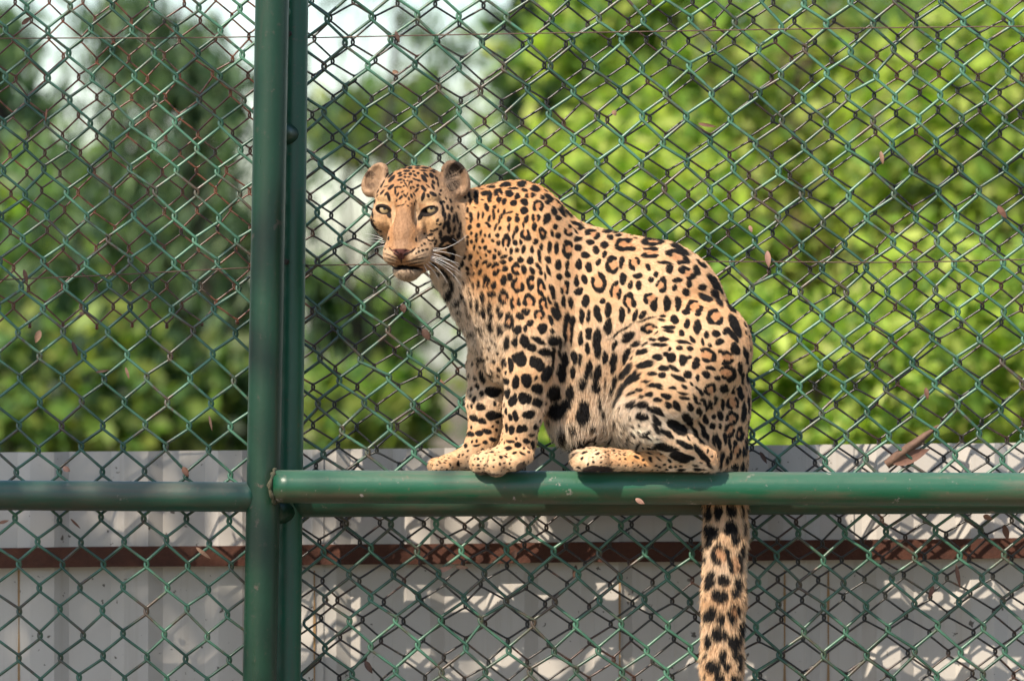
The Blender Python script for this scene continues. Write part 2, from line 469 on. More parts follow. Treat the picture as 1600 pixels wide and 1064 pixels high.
# near hind leg: thigh, folded shin, long foot
chain([(1092, 545, -26, 82), (1042, 596, -54, 68), (1003, 634, -64, 40)], 6, .72, 18)
chain([(1000, 640, -68, 37), (1012, 664, -66, 28), (1062, 694, -50, 24), (1104, 716, -36, 16)], 5, .85, 10)
chain([(1108, 722, -28, 15), (1050, 722, -30, 15), (985, 720, -32, 16), (935, 718, -32, 19)], 6)
for (x, y, d, r) in ((913, 719, -20, 18), (909, 721, -36, 17), (922, 722, -49, 16)):
    chain([(x+14, y-3, d+3, r), (x, y, d, r)], 5)
# far hind leg, mostly hidden
chain([(1060, 600, 100, 70), (1000, 650, 118, 40), (1060, 700, 112, 24)], 14, .8)
chain([(1090, 716, 100, 18), (990, 720, 104, 17), (930, 720, 104, 18)], 8)
# everything above sits on the front rail: nothing below its top in front of or over it
s, X, Y, D = region((GX0, 700, GD0), (GX1, 780, 34), 4)
rail_top = 760-26
plane = (rail_top+1.0-Y)+0*X+0*D           # positive above the rail's top
k_ = np.clip((36-D)/10, 0, 1)
keepx = np.clip((840-X)/20, 0, 1)*np.clip((X-700)/20, 0, 1)        # the near forepaw laps over the front
tube_d = 26.5-np.sqrt((Y-761)**2+(D-2)**2)+0*X                     # positive inside the rail
blk = np.where(keepx > .5, tube_d, np.maximum(tube_d, -plane*1.0))
F[s] = np.maximum(F[s], np.where(D < 34, blk, tube_d).astype(np.float32))
# tail hangs down behind the front rail
chain([(1120, 660, 50, 50), (1133, 715, 60, 36), (1137, 770, 60, 31), (1136, 840, 59, 31), (1133, 940, 58, 30), (1131, 1040, 57, 29), (1129, 1140, 56, 28)], 10, .95, 10)

# head, in its own frame: x to the viewer's right, y up, z out of the face; turned a little to the viewer's left
HX, HY, HD, HYAW = 648, 345, -42, 13
cy_, sy_ = math.cos(R(HYAW)), math.sin(R(HYAW))
def hp(x, y, z): return np.array([HX+x*cy_-z*sy_, HY-y, HD-(z*cy_+x*sy_)])
HM = np.array([[cy_, 0, -sy_], [0, -1, 0], [-sy_, 0, -cy_]])       # rows: head axes written in (x, y, d)
def hell(c, r, k=10, tilt=None, cut=False):
    M = HM if tilt is None else tilt @ HM
    ell(hp(*c), r, k, M, cut)
def hchain(pts, k=8, kin=6): chain([(*hp(*p[:3]), p[3]) for p in pts], k, 1.0, kin)
hell((0, 24, -12), (63, 61, 66), 14)                                # cranium
hell((-36, 4, 0), (25, 36, 42), 16); hell((41, -8, 2), (29, 42, 44), 16)    # cheeks
hell((2, -28, 0), (42, 40, 42), 14)
hchain([(0, 44, 42, 20), (0, 10, 54, 19), (0, -24, 66, 18), (0, -42, 72, 15.5)], 16)     # bridge of the nose
hchain([(-9, 4, 50, 15), (-13, -40, 62, 14)], 12); hchain([(9, 4, 50, 15), (13, -40, 62, 14)], 12)
hell((-15.5, -55, 58), (19, 17, 23), 9); hell((17, -55, 58), (20, 17, 23), 9)          # whisker pads
hell((-20, -46, 40), (16, 19, 22), 10); hell((25, -48, 42), (16, 19, 22), 10)
hell((0, -49, 77), (15, 9.5, 8), 5)                                    # nose leather
hell((-1, -78, 45), (20.5, 15, 20), 9)                                  # chin
hchain([(0, -78, 36, 13), (-19, -60, 8, 16)], 8); hchain([(0, -78, 36, 13), (24, -60, 8, 17)], 8)
for sg in (-1, 1):
    hell((sg*30, 35, 42), (20, 12, 12), 10)                          # brows
    hell((sg*46+1, 0, 30), (17, 16, 22), 12)                          # cheekbones
    hell((sg*37.5, 15, 42), (18, 12.5, 12.5), 6)                       # lids
    hell((sg*37.5, 13.6, 56), (12.4, 4.7, 15), 3, rot('Z', sg*-14), True)   # eye slits
    hell((sg*19, 4, 62), (6, 17, 8), 9, rot('Z', sg*-12), True)      # hollow beside the bridge
    hell((sg*8, -50, 87), (3.0, 2.2, 6), 2, None, True)              # nostrils
    hell((sg*66, -40, 50), (16, 16, 20), 8, None, True)
hell((0, -72.5, 74), (19, 1.3, 20), 2.5, None, True)                     # mouth line
hell((-22, -73, 54), (16, 2.0, 20), 2.5, rot('Z', 14), True); hell((22, -73, 54), (16, 2.0, 20), 2.5, rot('Z', -14), True)
hell((0, -60, 84), (1.4, 8, 8), 2, None, True)
# ears: cupped shells
def ear(c, r, yaw, roll):
    T = rot('Y', yaw) @ rot('Z', roll)
    M = T @ HM
    C = hp(*c); ax = M[2]       # where the cup opens
    ell(C, r, 5, M)
    ell(C-np.array([0, 2, 0])+ax*11.0, (r[0]-4.5, r[1]-5.5, r[2]+1), 3, M, True)
hchain([(-44, 44, -14, 20), (-62, 52, -16, 15)], 10); hchain([(44, 44, -14, 20), (60, 50, -16, 16)], 10)
ear((-66, 63, -13), (19.5, 29, 13), 20, 30)
ear((63, 64, -13), (20.5, 30, 13), -16, -24)
EYE_R = 12.5
# soft lumps so that the coat does not look turned on a lathe
xx, yy, dd = np.meshgrid(gx, gy, gd, indexing='ij', sparse=True)
for (a, b, c, e, am) in ((.050, .041, .047, 1.1, .55), (.083, .095, .071, 2.3, .35), (.151, .128, .137, .7, .22)):
    F += (am*np.sin(a*xx+.6*b*yy+e)*np.sin(b*yy-.4*c*dd+2*e)*np.sin(c*dd+.5*a*xx)).astype(np.float32)

def surface_nets(F):
    """quads on the zero level of F"""
    neg = F < 0
    n0, n1, n2 = F.shape
    c = neg[:-1, :-1, :-1].astype(np.int8)
    tot = np.zeros_like(c)
    for i in (0, 1):
        for j in (0, 1):
            for k in (0, 1): tot += neg[i:n0-1+i, j:n1-1+j, k:n2-1+k]
    act = np.argwhere((tot > 0) & (tot < 8))
    idx = -np.ones(tot.shape, np.int32); idx[tuple(act.T)] = np.arange(len(act))
    acc = np.zeros((len(act), 3)); cnt = np.zeros(len(act))
    off = [(i, j, k) for i in (0, 1) for j in (0, 1) for k in (0, 1)]
    val = {o: F[act[:, 0]+o[0], act[:, 1]+o[1], act[:, 2]+o[2]] for o in off}
    for o in off:
        for ax in range(3):
            if o[ax] == 0:
                p = list(o); p[ax] = 1; p = tuple(p)
                a, b = val[o], val[p]; cr = (a < 0) != (b < 0)
                t = np.where(cr, a/(a-b+1e-12), 0)
                q = np.tile(np.array(o, float), (len(act), 1)); q[:, ax] += t
                acc += q*cr[:, None]; cnt += cr
    V = act+acc/cnt[:, None]
    Q = []
    for ax in range(3):
        u, v = (ax+1) % 3, (ax+2) % 3
        a = [slice(0, n) for n in F.shape]; b = list(a)
        a[ax] = slice(0, F.shape[ax]-1); b[ax] = slice(1, F.shape[ax])
        for t in (u, v): a[t] = slice(1, F.shape[t]-1); b[t] = slice(1, F.shape[t]-1)
        A, B = neg[tuple(a)], neg[tuple(b)]
        for mask, flip in ((A & ~B, False), (~A & B, True)):
            e = np.argwhere(mask)
            if not len(e): continue
            e[:, u] += 1; e[:, v] += 1
            def cell(du, dv):
                c_ = e.copy(); c_[:, u] -= du; c_[:, v] -= dv; return idx[tuple(c_.T)]
            q = np.stack([cell(1, 1), cell(0, 1), cell(0, 0), cell(1, 0)], 1)
            Q.append(q[:, ::-1] if flip else q)
    return V, np.concatenate(Q)
V, Q = surface_nets(F)
V = np.array([gx[0], gy[0], gd[0]])+V*H_
del F, xx, yy, dd
# keep the piece that is one body: relax a little, then subdivide once
def relax(V, Q, n, lam):
    for _ in range(n):
        A = np.zeros_like(V); C = np.zeros(len(V))
        for i in range(4):
            j = (i+1) % 4
            np.add.at(A, Q[:, i], V[Q[:, j]]); np.add.at(A, Q[:, j], V[Q[:, i]])
            np.add.at(C, Q[:, i], 1); np.add.at(C, Q[:, j], 1)
        V = V+lam*(A/np.maximum(C, 1)[:, None]-V)
    return V
V = relax(V, Q, 2, .5)
me0 = fast_mesh('body0', V, Q)
tmp = bpy.data.objects.new('body0', me0); COL.objects.link(tmp)
sd = tmp.modifiers.new('s', 'SUBSURF'); sd.levels = 1; sd.render_levels = 1
dg = bpy.context.evaluated_depsgraph_get()
me = bpy.data.meshes.new_from_object(tmp.evaluated_get(dg)); me.name = 'leopard'
bpy.data.objects.remove(tmp); bpy.data.meshes.remove(me0)
nv = len(me.vertices)
P = np.empty(nv*3, np.float32); me.vertices.foreach_get('co', P); P = P.reshape(-1, 3).astype(np.float64)
NRM = np.empty(nv*3, np.float32); me.vertex_normals.foreach_get('vector', NRM); NRM = NRM.reshape(-1, 3).astype(np.float64)
# ring test: are normals outwards?
ctr = P.mean(0)
if ((P-ctr)*NRM).sum(1).mean() < 0: me.flip_normals(); NRM = -NRM

# ---------------------------------------------------------------- coat: flow of the hair, size of the spots, colours
def idw(pts, x, y, pw=3.0):
    pts = np.array(pts, float); w_ = np.zeros(len(x)); acc = np.zeros((len(x), pts.shape[1]-2))
    for p in pts:
        w = 1/((x-p[0])**2+(y-p[1])**2+60.)**(pw/2*1.0); w_ += w; acc += w[:, None]*p[2:]
    return acc/w_[:, None]
FLOW = [(640, 280, .1, -.9), (632, 370, 0, -1), (600, 290, -.5, -.8), (685, 290, .5, -.8), (575, 275, -.3, -1), (714, 270, .3, -1), (715, 370, .8, .7), (585, 370, -.8, .6), (633, 435, .1, 1), (610, 405, -.8, .5), (660, 405, .8, .5),
 (740, 330, .9, .5), (740, 400, .5, 1), (770, 450, .4, 1), (790, 290, 1, .1), (840, 300, 1, .5), (890, 345, 1, .7), (960, 365, 1, .15), (1020, 375, 1, .2), (1090, 420, .8, .6), (1140, 490, .5, .9), (1168, 580, .1, 1), (1168, 700, -.1, 1),
 (820, 350, .5, 1), (800, 400, .3, 1), (850, 430, .35, 1), (830, 500, .3, 1), (880, 420, .5, 1), (890, 520, .3, 1), (910, 600, .15, 1), (890, 670, .1, 1), (960, 450, .75, .8), (960, 540, .2, 1), (1030, 440, .9, .6), (1070, 520, .7, .7),
 (960, 600, -.25, 1), (985, 580, -.55, .8), (1020, 560, -.8, .5), (1000, 620, -.6, .6), (1050, 600, .55, .55), (1040, 640, .75, .7), (1080, 620, .6, .9), (1110, 560, .5, .9), (1090, 680, .55, .9), (1120, 650, .2, 1), (1000, 680, .8, .5),
 (820, 600, 0, 1), (812, 680, -.1, 1), (780, 715, -.9, .5), (745, 725, -1, .2), (760, 600, -.05, 1), (750, 690, -.2, 1), (700, 725, -1, .2), (1000, 722, -1, .05), (920, 718, -1, .1), (1080, 715, -1, -.3),
 (1135, 800, 0, 1), (1132, 1000, 0, 1), (690, 450, .3, 1), (720, 510, .3, 1)]
SPOT = [(735, 330, 20, 6.8, 0, 1.5), (735, 400, 17.5, 5.2, 0, 1.6), (770, 440, 18.5, 5.8, 0, 1.5), (800, 300, 24, 9, .15, 1.25), (850, 320, 27, 10, .5, 1.1), (800, 370, 19, 6, 0, 1.4), (770, 350, 19, 5.8, 0, 1.6), (840, 390, 24, 9, .5, 1.3), (880, 360, 28, 10.5, .6, 1.2),
 (930, 370, 31, 11.5, .85, 1.15), (960, 420, 34, 13, 1, 1.1), (1040, 400, 38, 15.5, 1, 1.15), (1060, 460, 37, 14.5, 1, 1.1), (1120, 450, 38, 15, 1, 1.3), (1150, 560, 34, 12.5, .9, 1.5), (1155, 680, 28, 10.5, .5, 1.6), (880, 440, 31, 11.5, .85, 1.25),
 (850, 480, 28, 10, .75, 1.2), (800, 490, 26, 9, .45, 1.3), (770, 500, 23, 8, .2, 1.4), (820, 550, 28, 11.5, .05, 1.15), (820, 610, 26, 10, 0, 1.1), (812, 680, 22, 8, 0, 1.15), (785, 715, 14, 3.6, 0, 1.3), (745, 722, 14, 3.2, 0, 1.2), (760, 600, 27, 10.5, 0, 1.1), (752, 680, 22, 8.5, 0, 1.1),
 (690, 728, 13, 3.2, 0, 1.2), (900, 540, 33, 11.5, .7, 1.7), (910, 610, 36, 12.5, .15, 1.5), (890, 680, 40, 17, 0, 1.1), (960, 500, 35, 14, 1, 1.4), (1000, 525, 30, 11, .7, 1.6), (1000, 580, 25, 8.5, .2, 1.8), (1050, 560, 27, 10, .8, 1.4), (1050, 620, 26, 9.5, .1, 1.8),
 (1000, 630, 24, 8.5, 0, 1.6), (1100, 580, 28, 10.5, .75, 1.3), (1110, 650, 25, 8.8, .3, 1.7), (1075, 680, 25, 9, 0, 2.0), (960, 722, 14, 3.4, 0, 1.3), (1060, 718, 19, 5, 0, 1.8), (1135, 800, 35, 13.5, .6, 1.2), (1130, 950, 33, 13, .55, 1.2), (700, 470, 25, 8.5, 0, 1.2), (725, 525, 29, 7, 0, 1.2)]
fl = idw(FLOW, P[:, 0], P[:, 1], 4.0)
sp = idw(SPOT, P[:, 0], P[:, 1], 4.0)
fv = np.concatenate([fl, np.zeros((nv, 1))], 1)
fv -= NRM*(fv*NRM).sum(1)[:, None]
fv /= np.linalg.norm(fv, axis=1)[:, None]+1e-6
def sines(Pp, freq, seed, n=7):
    r = np.random.default_rng(seed); o = np.zeros(len(Pp))
    for _ in range(n):
        k = r.normal(size=3); k *= freq*r.uniform(.6, 1.6)/np.linalg.norm(k)
        o += np.sin(Pp@k+r.uniform(0, 6.28))
    return o/math.sqrt(n/2)
def ss(a, b, x):
    t = np.clip((x-a)/(b-a), 0, 1); return t*t*(3-2*t)
# ground colour
TAWNY = np.array([.58, .30, .125]); PALE = np.array([.73, .505, .31]); WHITE = np.array([.77, .67, .54]); DEEP = np.array([.50, .215, .085]); BLACK = np.array([.008, .0065, .006])
TINT = [(640, 300, .25), (632, 360, .05), (740, 350, .05), (760, 430, .1), (800, 300, .1), (850, 400, .25), (820, 470, .45), (880, 360, .3), (930, 430, .6), (960, 380, .45), (1040, 420, .62), (1100, 460, .5), (1150, 560, .45), (1160, 690, .45),
 (900, 540, .85), (900, 620, 1.1), (890, 690, 1.5), (820, 580, .75), (800, 640, 1.0), (750, 620, 1.2), (745, 560, 1.5), (780, 715, .45), (750, 722, .6), (690, 728, .4), (700, 460, 1.7), (740, 525, 1.7), (1000, 590, .9), (985, 655, 1.6), (1010, 672, 1.9), (950, 660, 1.6), (1060, 620, .7), (1050, 690, .9), (1000, 722, .15), (915, 715, .8), (960, 725, .3), (1110, 620, .55), (1135, 800, .7), (1110, 900, 1.1), (1140, 950, .7)]
tint = idw(TINT, P[:, 0], P[:, 1], 4.0)[:, 0]
tint += .12*ss(780, 900, P[:, 0])+.12*sines(P, .06, 3)+.08*sines(P, .25, 4)
tint += 1.0*ss(.25, .8, NRM[:, 1])*ss(560, 640, P[:, 1])*(P[:, 1] < 760)          # undersides run to white
tint += .8*ss(DB+80, DB+20, P[:, 2])*0
tint = np.clip(np.where(tint > 1, 1+(tint-1)*.75, tint), 0, 1.7)
base = np.where(tint[:, None] < 1, TAWNY+(PALE-TAWNY)*np.minimum(tint, 1)[:, None], PALE+(WHITE-PALE)*np.maximum(tint-1, 0)[:, None])
base = base*(1+.07*sines(P, .9, 5)[:, None]*.6)
ink = np.zeros(nv); deep = np.zeros(nv)
is_head = (np.linalg.norm((P-hp(0, 0, 0))/np.array([88, 112, 124]), axis=1) < 1) & (P[:, 0] < 728)
face = is_head & ((P-hp(0, 0, -24)) @ HM[2] > 0)
# spots thrown over the skin so that none crowds another
r = np.random.default_rng(11)
cand = r.permutation(nv)[:60000]
cand = cand[~face[cand]]
SPX = []; acc_p = np.zeros((4000, 3)); acc_s = np.zeros(4000); na = 0
for i in cand:
    s_ = sp[i, 0]
    if na:
        dv = acc_p[:na]-P[i]; t = fv[i]; el = 1+.35*(sp[i, 3]-1)
        du = dv@t
        d2 = (dv**2).sum(1)-du**2+(du/el)**2
        lim = .5*(acc_s[:na]+s_)*.80
        if (d2 < lim*lim).any(): continue
    acc_p[na] = P[i]; acc_s[na] = s_; na += 1; SPX.append(i)
    if na >= 3900: break
wob = np.stack([sines(P, .22, 21), sines(P, .22, 22), sines(P, .22, 23)], 1)*1.5+np.stack([sines(P, .7, 24), sines(P, .7, 25), sines(P, .7, 26)], 1)*.45
PW = P+wob
order = np.argsort(P[:, 0]); PX = P[order, 0]
for i in SPX:
    s_, rad, typ, el = sp[i]
    rad *= r.uniform(.85, 1.15)
    reach = rad*el*1.6+5
    a, b = np.searchsorted(PX, [P[i, 0]-reach, P[i, 0]+reach]); ix = order[a:b]
    q = P[ix]-P[i]
    m = ((q**2).sum(1) < reach*reach) & (NRM[ix]@NRM[i] > -.2)
    ix = ix[m]
    q = PW[ix]-P[i]
    t = fv[i]; v = np.cross(NRM[i], t)
    u = q@t/math.sqrt(el)*1.0; w = q@v*math.sqrt(el)**.6
    rho = np.hypot(u, w); th = np.arctan2(w, u)
    if r.random() < typ:                        # rosette: a broken ring of blots round a tawny heart
        n = r.integers(3, 6); ph = r.uniform(0, 6.28)
        blot = .5+.5*np.cos(n*th+ph)
        thick = rad*(.20+.22*blot)
        gap_c = r.uniform(0, 6.28); gap = ss(.75, .25, np.abs(np.angle(np.exp(1j*(th-gap_c)))))*r.choice([0, 1, 1])
        gap2 = ss(.5, .15, np.abs(np.angle(np.exp(1j*(th-gap_c-r.uniform(1.6, 4.2))))))*r.choice([0, 1])
        thick = thick*(1-np.clip(gap+gap2, 0, 1)*1.2)
        d = np.abs(rho-rad*.88)-thick
        k = ss(.9, -.9, d)
        ink[ix] = np.maximum(ink[ix], k)
        deep[ix] = np.maximum(deep[ix], ss(rad*.95, rad*.6, rho)*.85)
    else:                                       # solid blot, single or in two or three lobes
        n = r.integers(2, 4); ph = r.uniform(0, 6.28)
        lob = 1+.16*np.cos(n*th+ph)
        if rad > 6 and r.random() < .35:
            c = rad*.5; a1 = r.uniform(-.6, .6)
            rho = np.minimum(np.hypot(u-c*math.cos(a1), w-c*math.sin(a1)), np.hypot(u+c*math.cos(a1), w+c*math.sin(a1)))*1.25
        k = ss(.9, -.9, rho-rad*.92*lob)
        ink[ix] = np.maximum(ink[ix], k)
# ---- the spots of the near side: centre, half width, half height, turn (in each close-up's own pixels); rings add the angle of their gap
SPA = [(205,105,28,10,5),(258,118,22,13,-5),(322,105,28,14,5),(425,128,28,14,15),(95,115,40,12,10),(100,150,16,26,-40),(185,135,28,12,5),(190,163,26,12),(273,155,28,16,-10),(370,150,28,17,-5),(318,182,30,10,-5),(390,187,24,12,5),(460,180,28,18,10),(215,208,11,22,30),(235,188,18,9,-15),
(295,213,26,15,10),(348,230,17,18),(500,235,18,13,20),(540,230,30,14,45),(535,265,18,15),(230,253,14,20,-10),(265,262,14,20),(328,270,20,19),(393,263,20,22),(385,315,24,20),(576,322,20,24,-30),(625,325,14,36,-35),(597,362,20,17),(605,270,44,11,48),(660,330,34,9,42),
(95,235,18,34),(150,210,22,12),(178,230,12,34),(45,150,22,25),(15,235,12,30),(160,295,13,26,-10),(207,292,10,12),(232,318,8,16),(200,325,8,18),(270,322,9,20,10),(300,330,22,8,-15),(340,343,10,9),(343,373,16,18),(295,372,13,14),(403,370,16,22,10),(455,418,15,24),(532,365,22,34),
(107,345,8,26),(137,340,8,20),(178,362,9,18,20),(165,392,12,10),(205,350,8,18),(235,375,7,24,10),(252,350,7,18,20),(60,355,10,24),(57,418,14,18),(115,407,14,15),(175,408,11,10),(215,415,8,24,10),(245,430,9,14),(295,425,9,28,5),(325,470,9,28),(343,435,14,24),(385,405,8,20),
(583,415,18,16),(563,458,10,22,-10),(595,472,15,22,10),(715,395,40,13,20),(745,425,28,12),(795,508,26,18),(845,465,14,16),(905,435,28,10),(960,440,20,8),(915,472,20,16),(968,462,22,10,-10),(885,525,24,20,20),(830,555,18,24,-10),(880,585,15,24,20),(845,632,16,20),(720,490,26,18,-20),(722,543,22,18),
(98,470,8,14),(125,455,8,18,10),(105,497,9,16,10),(140,503,8,14),(180,470,8,16,20),(153,470,7,12),(190,505,9,10),(225,468,12,12),(225,515,14,14),(340,515,14,18),(372,513,8,14),(310,568,12,16),(347,563,12,14),(457,502,16,18),(488,540,10,20),(540,538,14,34),(580,550,14,34),(70,460,7,12),(75,510,8,14),
(90,545,8,18,20),(122,548,10,12),(152,550,10,14),(175,572,11,10),(205,600,12,16),(232,575,12,16),(60,600,10,22,20),(105,635,10,24,15),(150,628,18,11,-50),(120,690,12,20,20),(78,710,7,14),(40,675,12,14),(170,655,12,18,30),(265,597,22,12,-20),(260,628,20,12),(310,608,14,14),(368,615,18,20),(390,555,14,26),(437,555,10,26),(480,590,13,38,-15),(425,625,20,20),(432,688,13,26,-30),(475,660,14,28,-30),(487,705,12,16),
(535,620,15,24,-20),(540,685,11,34,-20),(515,720,8,20),(600,645,18,28),(602,720,18,24),(655,652,15,28),(658,702,16,20),(725,650,20,34),(790,665,20,30,-20),(765,590,28,20),(280,670,24,20,-40),(385,680,13,28),(108,765,10,28),(75,775,8,20),(205,770,18,20),(265,745,18,26),(303,725,17,20),(565,810,16,48,-20),(635,872,15,32),(678,882,13,36),
(710,748,14,32),(757,740,16,28),(722,808,24,20),(985,635,16,34),(990,735,20,34,10),(1080,715,30,20,-15),(1040,772,16,22),(1090,775,16,26),(190,828,26,20),(130,850,14,32),(65,880,10,24),(100,895,10,30),(550,870,10,26,-20),(590,920,13,48,-15),
(765,870,22,34),(735,960,16,46),(778,960,14,36),(840,950,22,48,-15),(905,925,20,42),(870,870,18,18),(985,950,17,42),(1025,925,9,20),(1065,960,14,38,20),(175,905,13,34),(190,958,11,24),(137,935,18,30),(228,915,13,20),(245,950,20,22),(180,1010,20,32),(365,962,20,22),(400,930,20,20,-40),(425,1005,22,24),(400,1042,14,20),(250,1040,20,30),(345,1045,28,20),(505,1040,26,32),(550,990,13,32,-25),(575,950,20,38,-20),(640,1010,15,56),(685,1000,10,40),(785,1050,24,20)]
ROA = [(228,205,22,22,0,60),(428,223,23,16,0,90),(475,293,32,32,0,95),(462,365,22,24,0,90),(400,465,26,34,0,-90),(505,455,20,34,0,999),(660,437,26,32,0,0),(815,455,40,26,0,120),(1010,525,62,40,0,-20),(280,510,28,38,0,100),(655,555,34,50,0,10),(215,675,28,38,0,150),(345,675,22,36,0,20),(155,750,15,38,0,90),(350,775,36,44,0,-60),(427,760,20,40,0,0),(495,790,25,50,-20,60),(640,790,25,40,0,90),
(845,755,44,62,0,-120),(930,650,38,54,0,-20),(950,805,34,52,0,-40),(262,845,30,44,0,40),(335,880,31,42,0,60),(420,865,36,36,0,90),(505,890,27,42,0,80),(1035,870,36,46,0,90),(300,990,23,42,0,999),(475,955,34,30,0,95)]
SPB = [(755,420,28,24),(770,490,46,20,25),(845,485,22,66,-25),(840,395,24,76,-38),(610,168,70,18,30),(745,262,40,13,35),(505,263,44,11,12),(527,305,20,28,15),(395,285,18,24),(437,335,16,18),(402,370,17,20),(612,312,22,22),(715,310,22,36,-30),(585,380,32,18),(570,430,18,22),(667,395,20,30),(645,455,26,24),(420,545,21,32),(510,530,25,48),(585,535,19,44),
(640,590,24,22),(715,602,20,14),(640,668,23,32),(715,685,24,44,5),(350,610,32,14,-40),(375,635,60,7,-15),(480,640,24,7,10),(490,615,20,11),(558,635,22,32),(515,685,36,13,10),(515,710,30,11,10),(605,730,22,16,30),(680,765,16,24,-35),(775,735,15,24),(830,730,24,22,30),(855,785,32,19),(745,780,13,22),(790,800,13,15),(900,715,28,24),(950,750,48,18,50),(960,830,26,38,-20),(960,680,28,76,-28),(940,550,24,46,-30),
(255,750,50,24,-35),(165,805,16,28,20),(215,712,80,9,-35),(310,800,40,19,-10),(345,850,36,17,-20),(245,880,24,50,20),(420,770,22,14),(490,765,34,14,5),(460,805,54,13,-8),(620,790,50,12,10),(590,825,22,14),(655,830,17,14),(855,850,15,15),(1035,870,15,56,-15),(1060,1000,16,56),(445,885,34,21),(500,860,20,14),(535,885,28,30),(612,905,22,34),(640,885,20,14),(700,905,18,22),(695,940,24,22),
(100,890,18,38,10),(155,900,22,48,10),(60,790,20,78,8),(365,935,50,20,-15),(240,980,60,20,-50),(485,955,36,17,10),(555,955,40,14,20),(800,960,30,14,10),(770,1000,26,22,20),(920,1035,16,18),(845,1025,18,18),(995,950,18,26),(1010,1010,14,50,-20),(410,995,30,15),(475,1005,26,22),(585,1020,50,17,25),(645,1000,28,24,20),(710,1020,15,24),(370,1040,30,9),(290,1010,50,12,-25),(270,1045,60,16,-30),(50,990,22,56,15),(10,960,10,56)]
ROB = [(425,115,66,27,0,999),(405,190,60,36,0,190),(590,220,74,40,22,110),(300,258,38,44,0,60),(480,410,36,46,10,130),(650,325,56,34,22,110),(400,500,44,42,0,90),(695,552,52,40,0,110),(825,620,56,54,0,-30),(395,695,50,32,0,30),(770,870,58,42,30,150),(905,885,46,44,0,170),(910,985,58,48,20,150)]
SPC = [(270,25,16,38),(345,30,20,46,5),(105,110,22,56),(80,200,25,58,10),(165,200,19,42),(180,90,18,48,10),(213,100,13,34),(230,280,26,50,10),(270,180,24,58,15),(330,220,22,58,15),(335,300,36,42),(455,170,18,42,15),(460,290,17,80,12),(405,280,7,40),(240,485,48,90,8),(140,340,24,56),(125,420,36,40),(30,350,46,60),(50,480,64,60),(215,715,110,40,-20),(90,640,30,50,10),(330,690,12,50,10),(365,430,11,56),(385,500,14,40),
(500,370,24,90,20),(560,260,22,110,38),(640,318,28,16,-15),(590,350,30,14,-15),(660,373,17,17),(712,350,32,18,-10),(755,290,56,18),(790,310,28,11,10),(770,392,36,19,15),(835,368,40,22,15),(880,305,30,13,10),(955,340,44,13,10),(968,380,40,17,15),(580,430,44,28,-25),(665,430,46,24,-10),(765,470,76,28,25),(850,430,30,22,45),(910,440,24,40,-30),(665,515,48,28,20),(770,545,50,22,50),(920,590,90,40,35),(1000,540,68,28,52),(1010,450,24,38,-25),(1055,390,18,48,-35),(1080,330,50,13,40),(1080,480,22,34,-20),(1115,410,17,38,-30),(1140,445,18,28),(1168,430,17,44,-22),(1205,400,17,36),(1260,435,19,48,-10),(1265,315,34,28),(1340,325,15,28),(1395,345,27,55,-10),(1420,480,17,78,5),(1465,430,13,70),
(1200,520,15,20),(1245,515,22,40,-15),(1140,540,20,36,-10),(1185,585,22,24),(1240,590,15,18),(1280,680,18,46),(1310,720,12,48),(1225,700,20,68,-15),(1192,690,12,50,-8),(1320,800,15,38),(1295,840,14,38),(1250,840,18,64,5),(1360,890,34,28),(1420,890,18,34),(1430,780,16,40),(1465,620,11,60),(1450,720,12,50),(1075,660,82,17,55),(1120,620,18,80,-25),(975,720,68,24,25),(1010,820,50,17,15),(1100,790,100,24,50),(1150,850,60,20,60),(850,640,64,22,35),(770,600,50,20,55),(845,745,88,28,15),(945,815,72,32,20),(750,750,30,18),(690,662,56,11,28),(600,640,36,11,50),(560,690,10,50,10),(470,560,8,60,8),(520,610,9,50,12),(400,600,7,50,5),(440,700,10,44,10),(640,735,12,40,20),(690,640,46,17,-20),(1090,905,50,12,5),(960,905,30,11),(1050,880,20,7),
(630,815,20,11,20),(730,835,22,11,50),(795,885,16,9,15),(850,905,14,9),(875,845,22,13,50),(690,870,8,9),(595,850,6,6),(640,870,7,7),(500,797,12,6,20),(540,797,16,6,10),(455,775,14,6),(400,782,10,6),(735,910,8,6),(780,915,8,6),(790,830,24,7,30),(640,785,24,6,5),(720,795,24,6,20)]
ROC = [(1160,320,46,44,0,60),(1335,420,44,46,0,-100),(1335,530,42,54,0,130),(1315,620,38,48,0,-30),(1395,650,25,44,0,999),(1365,765,33,58,0,130)]
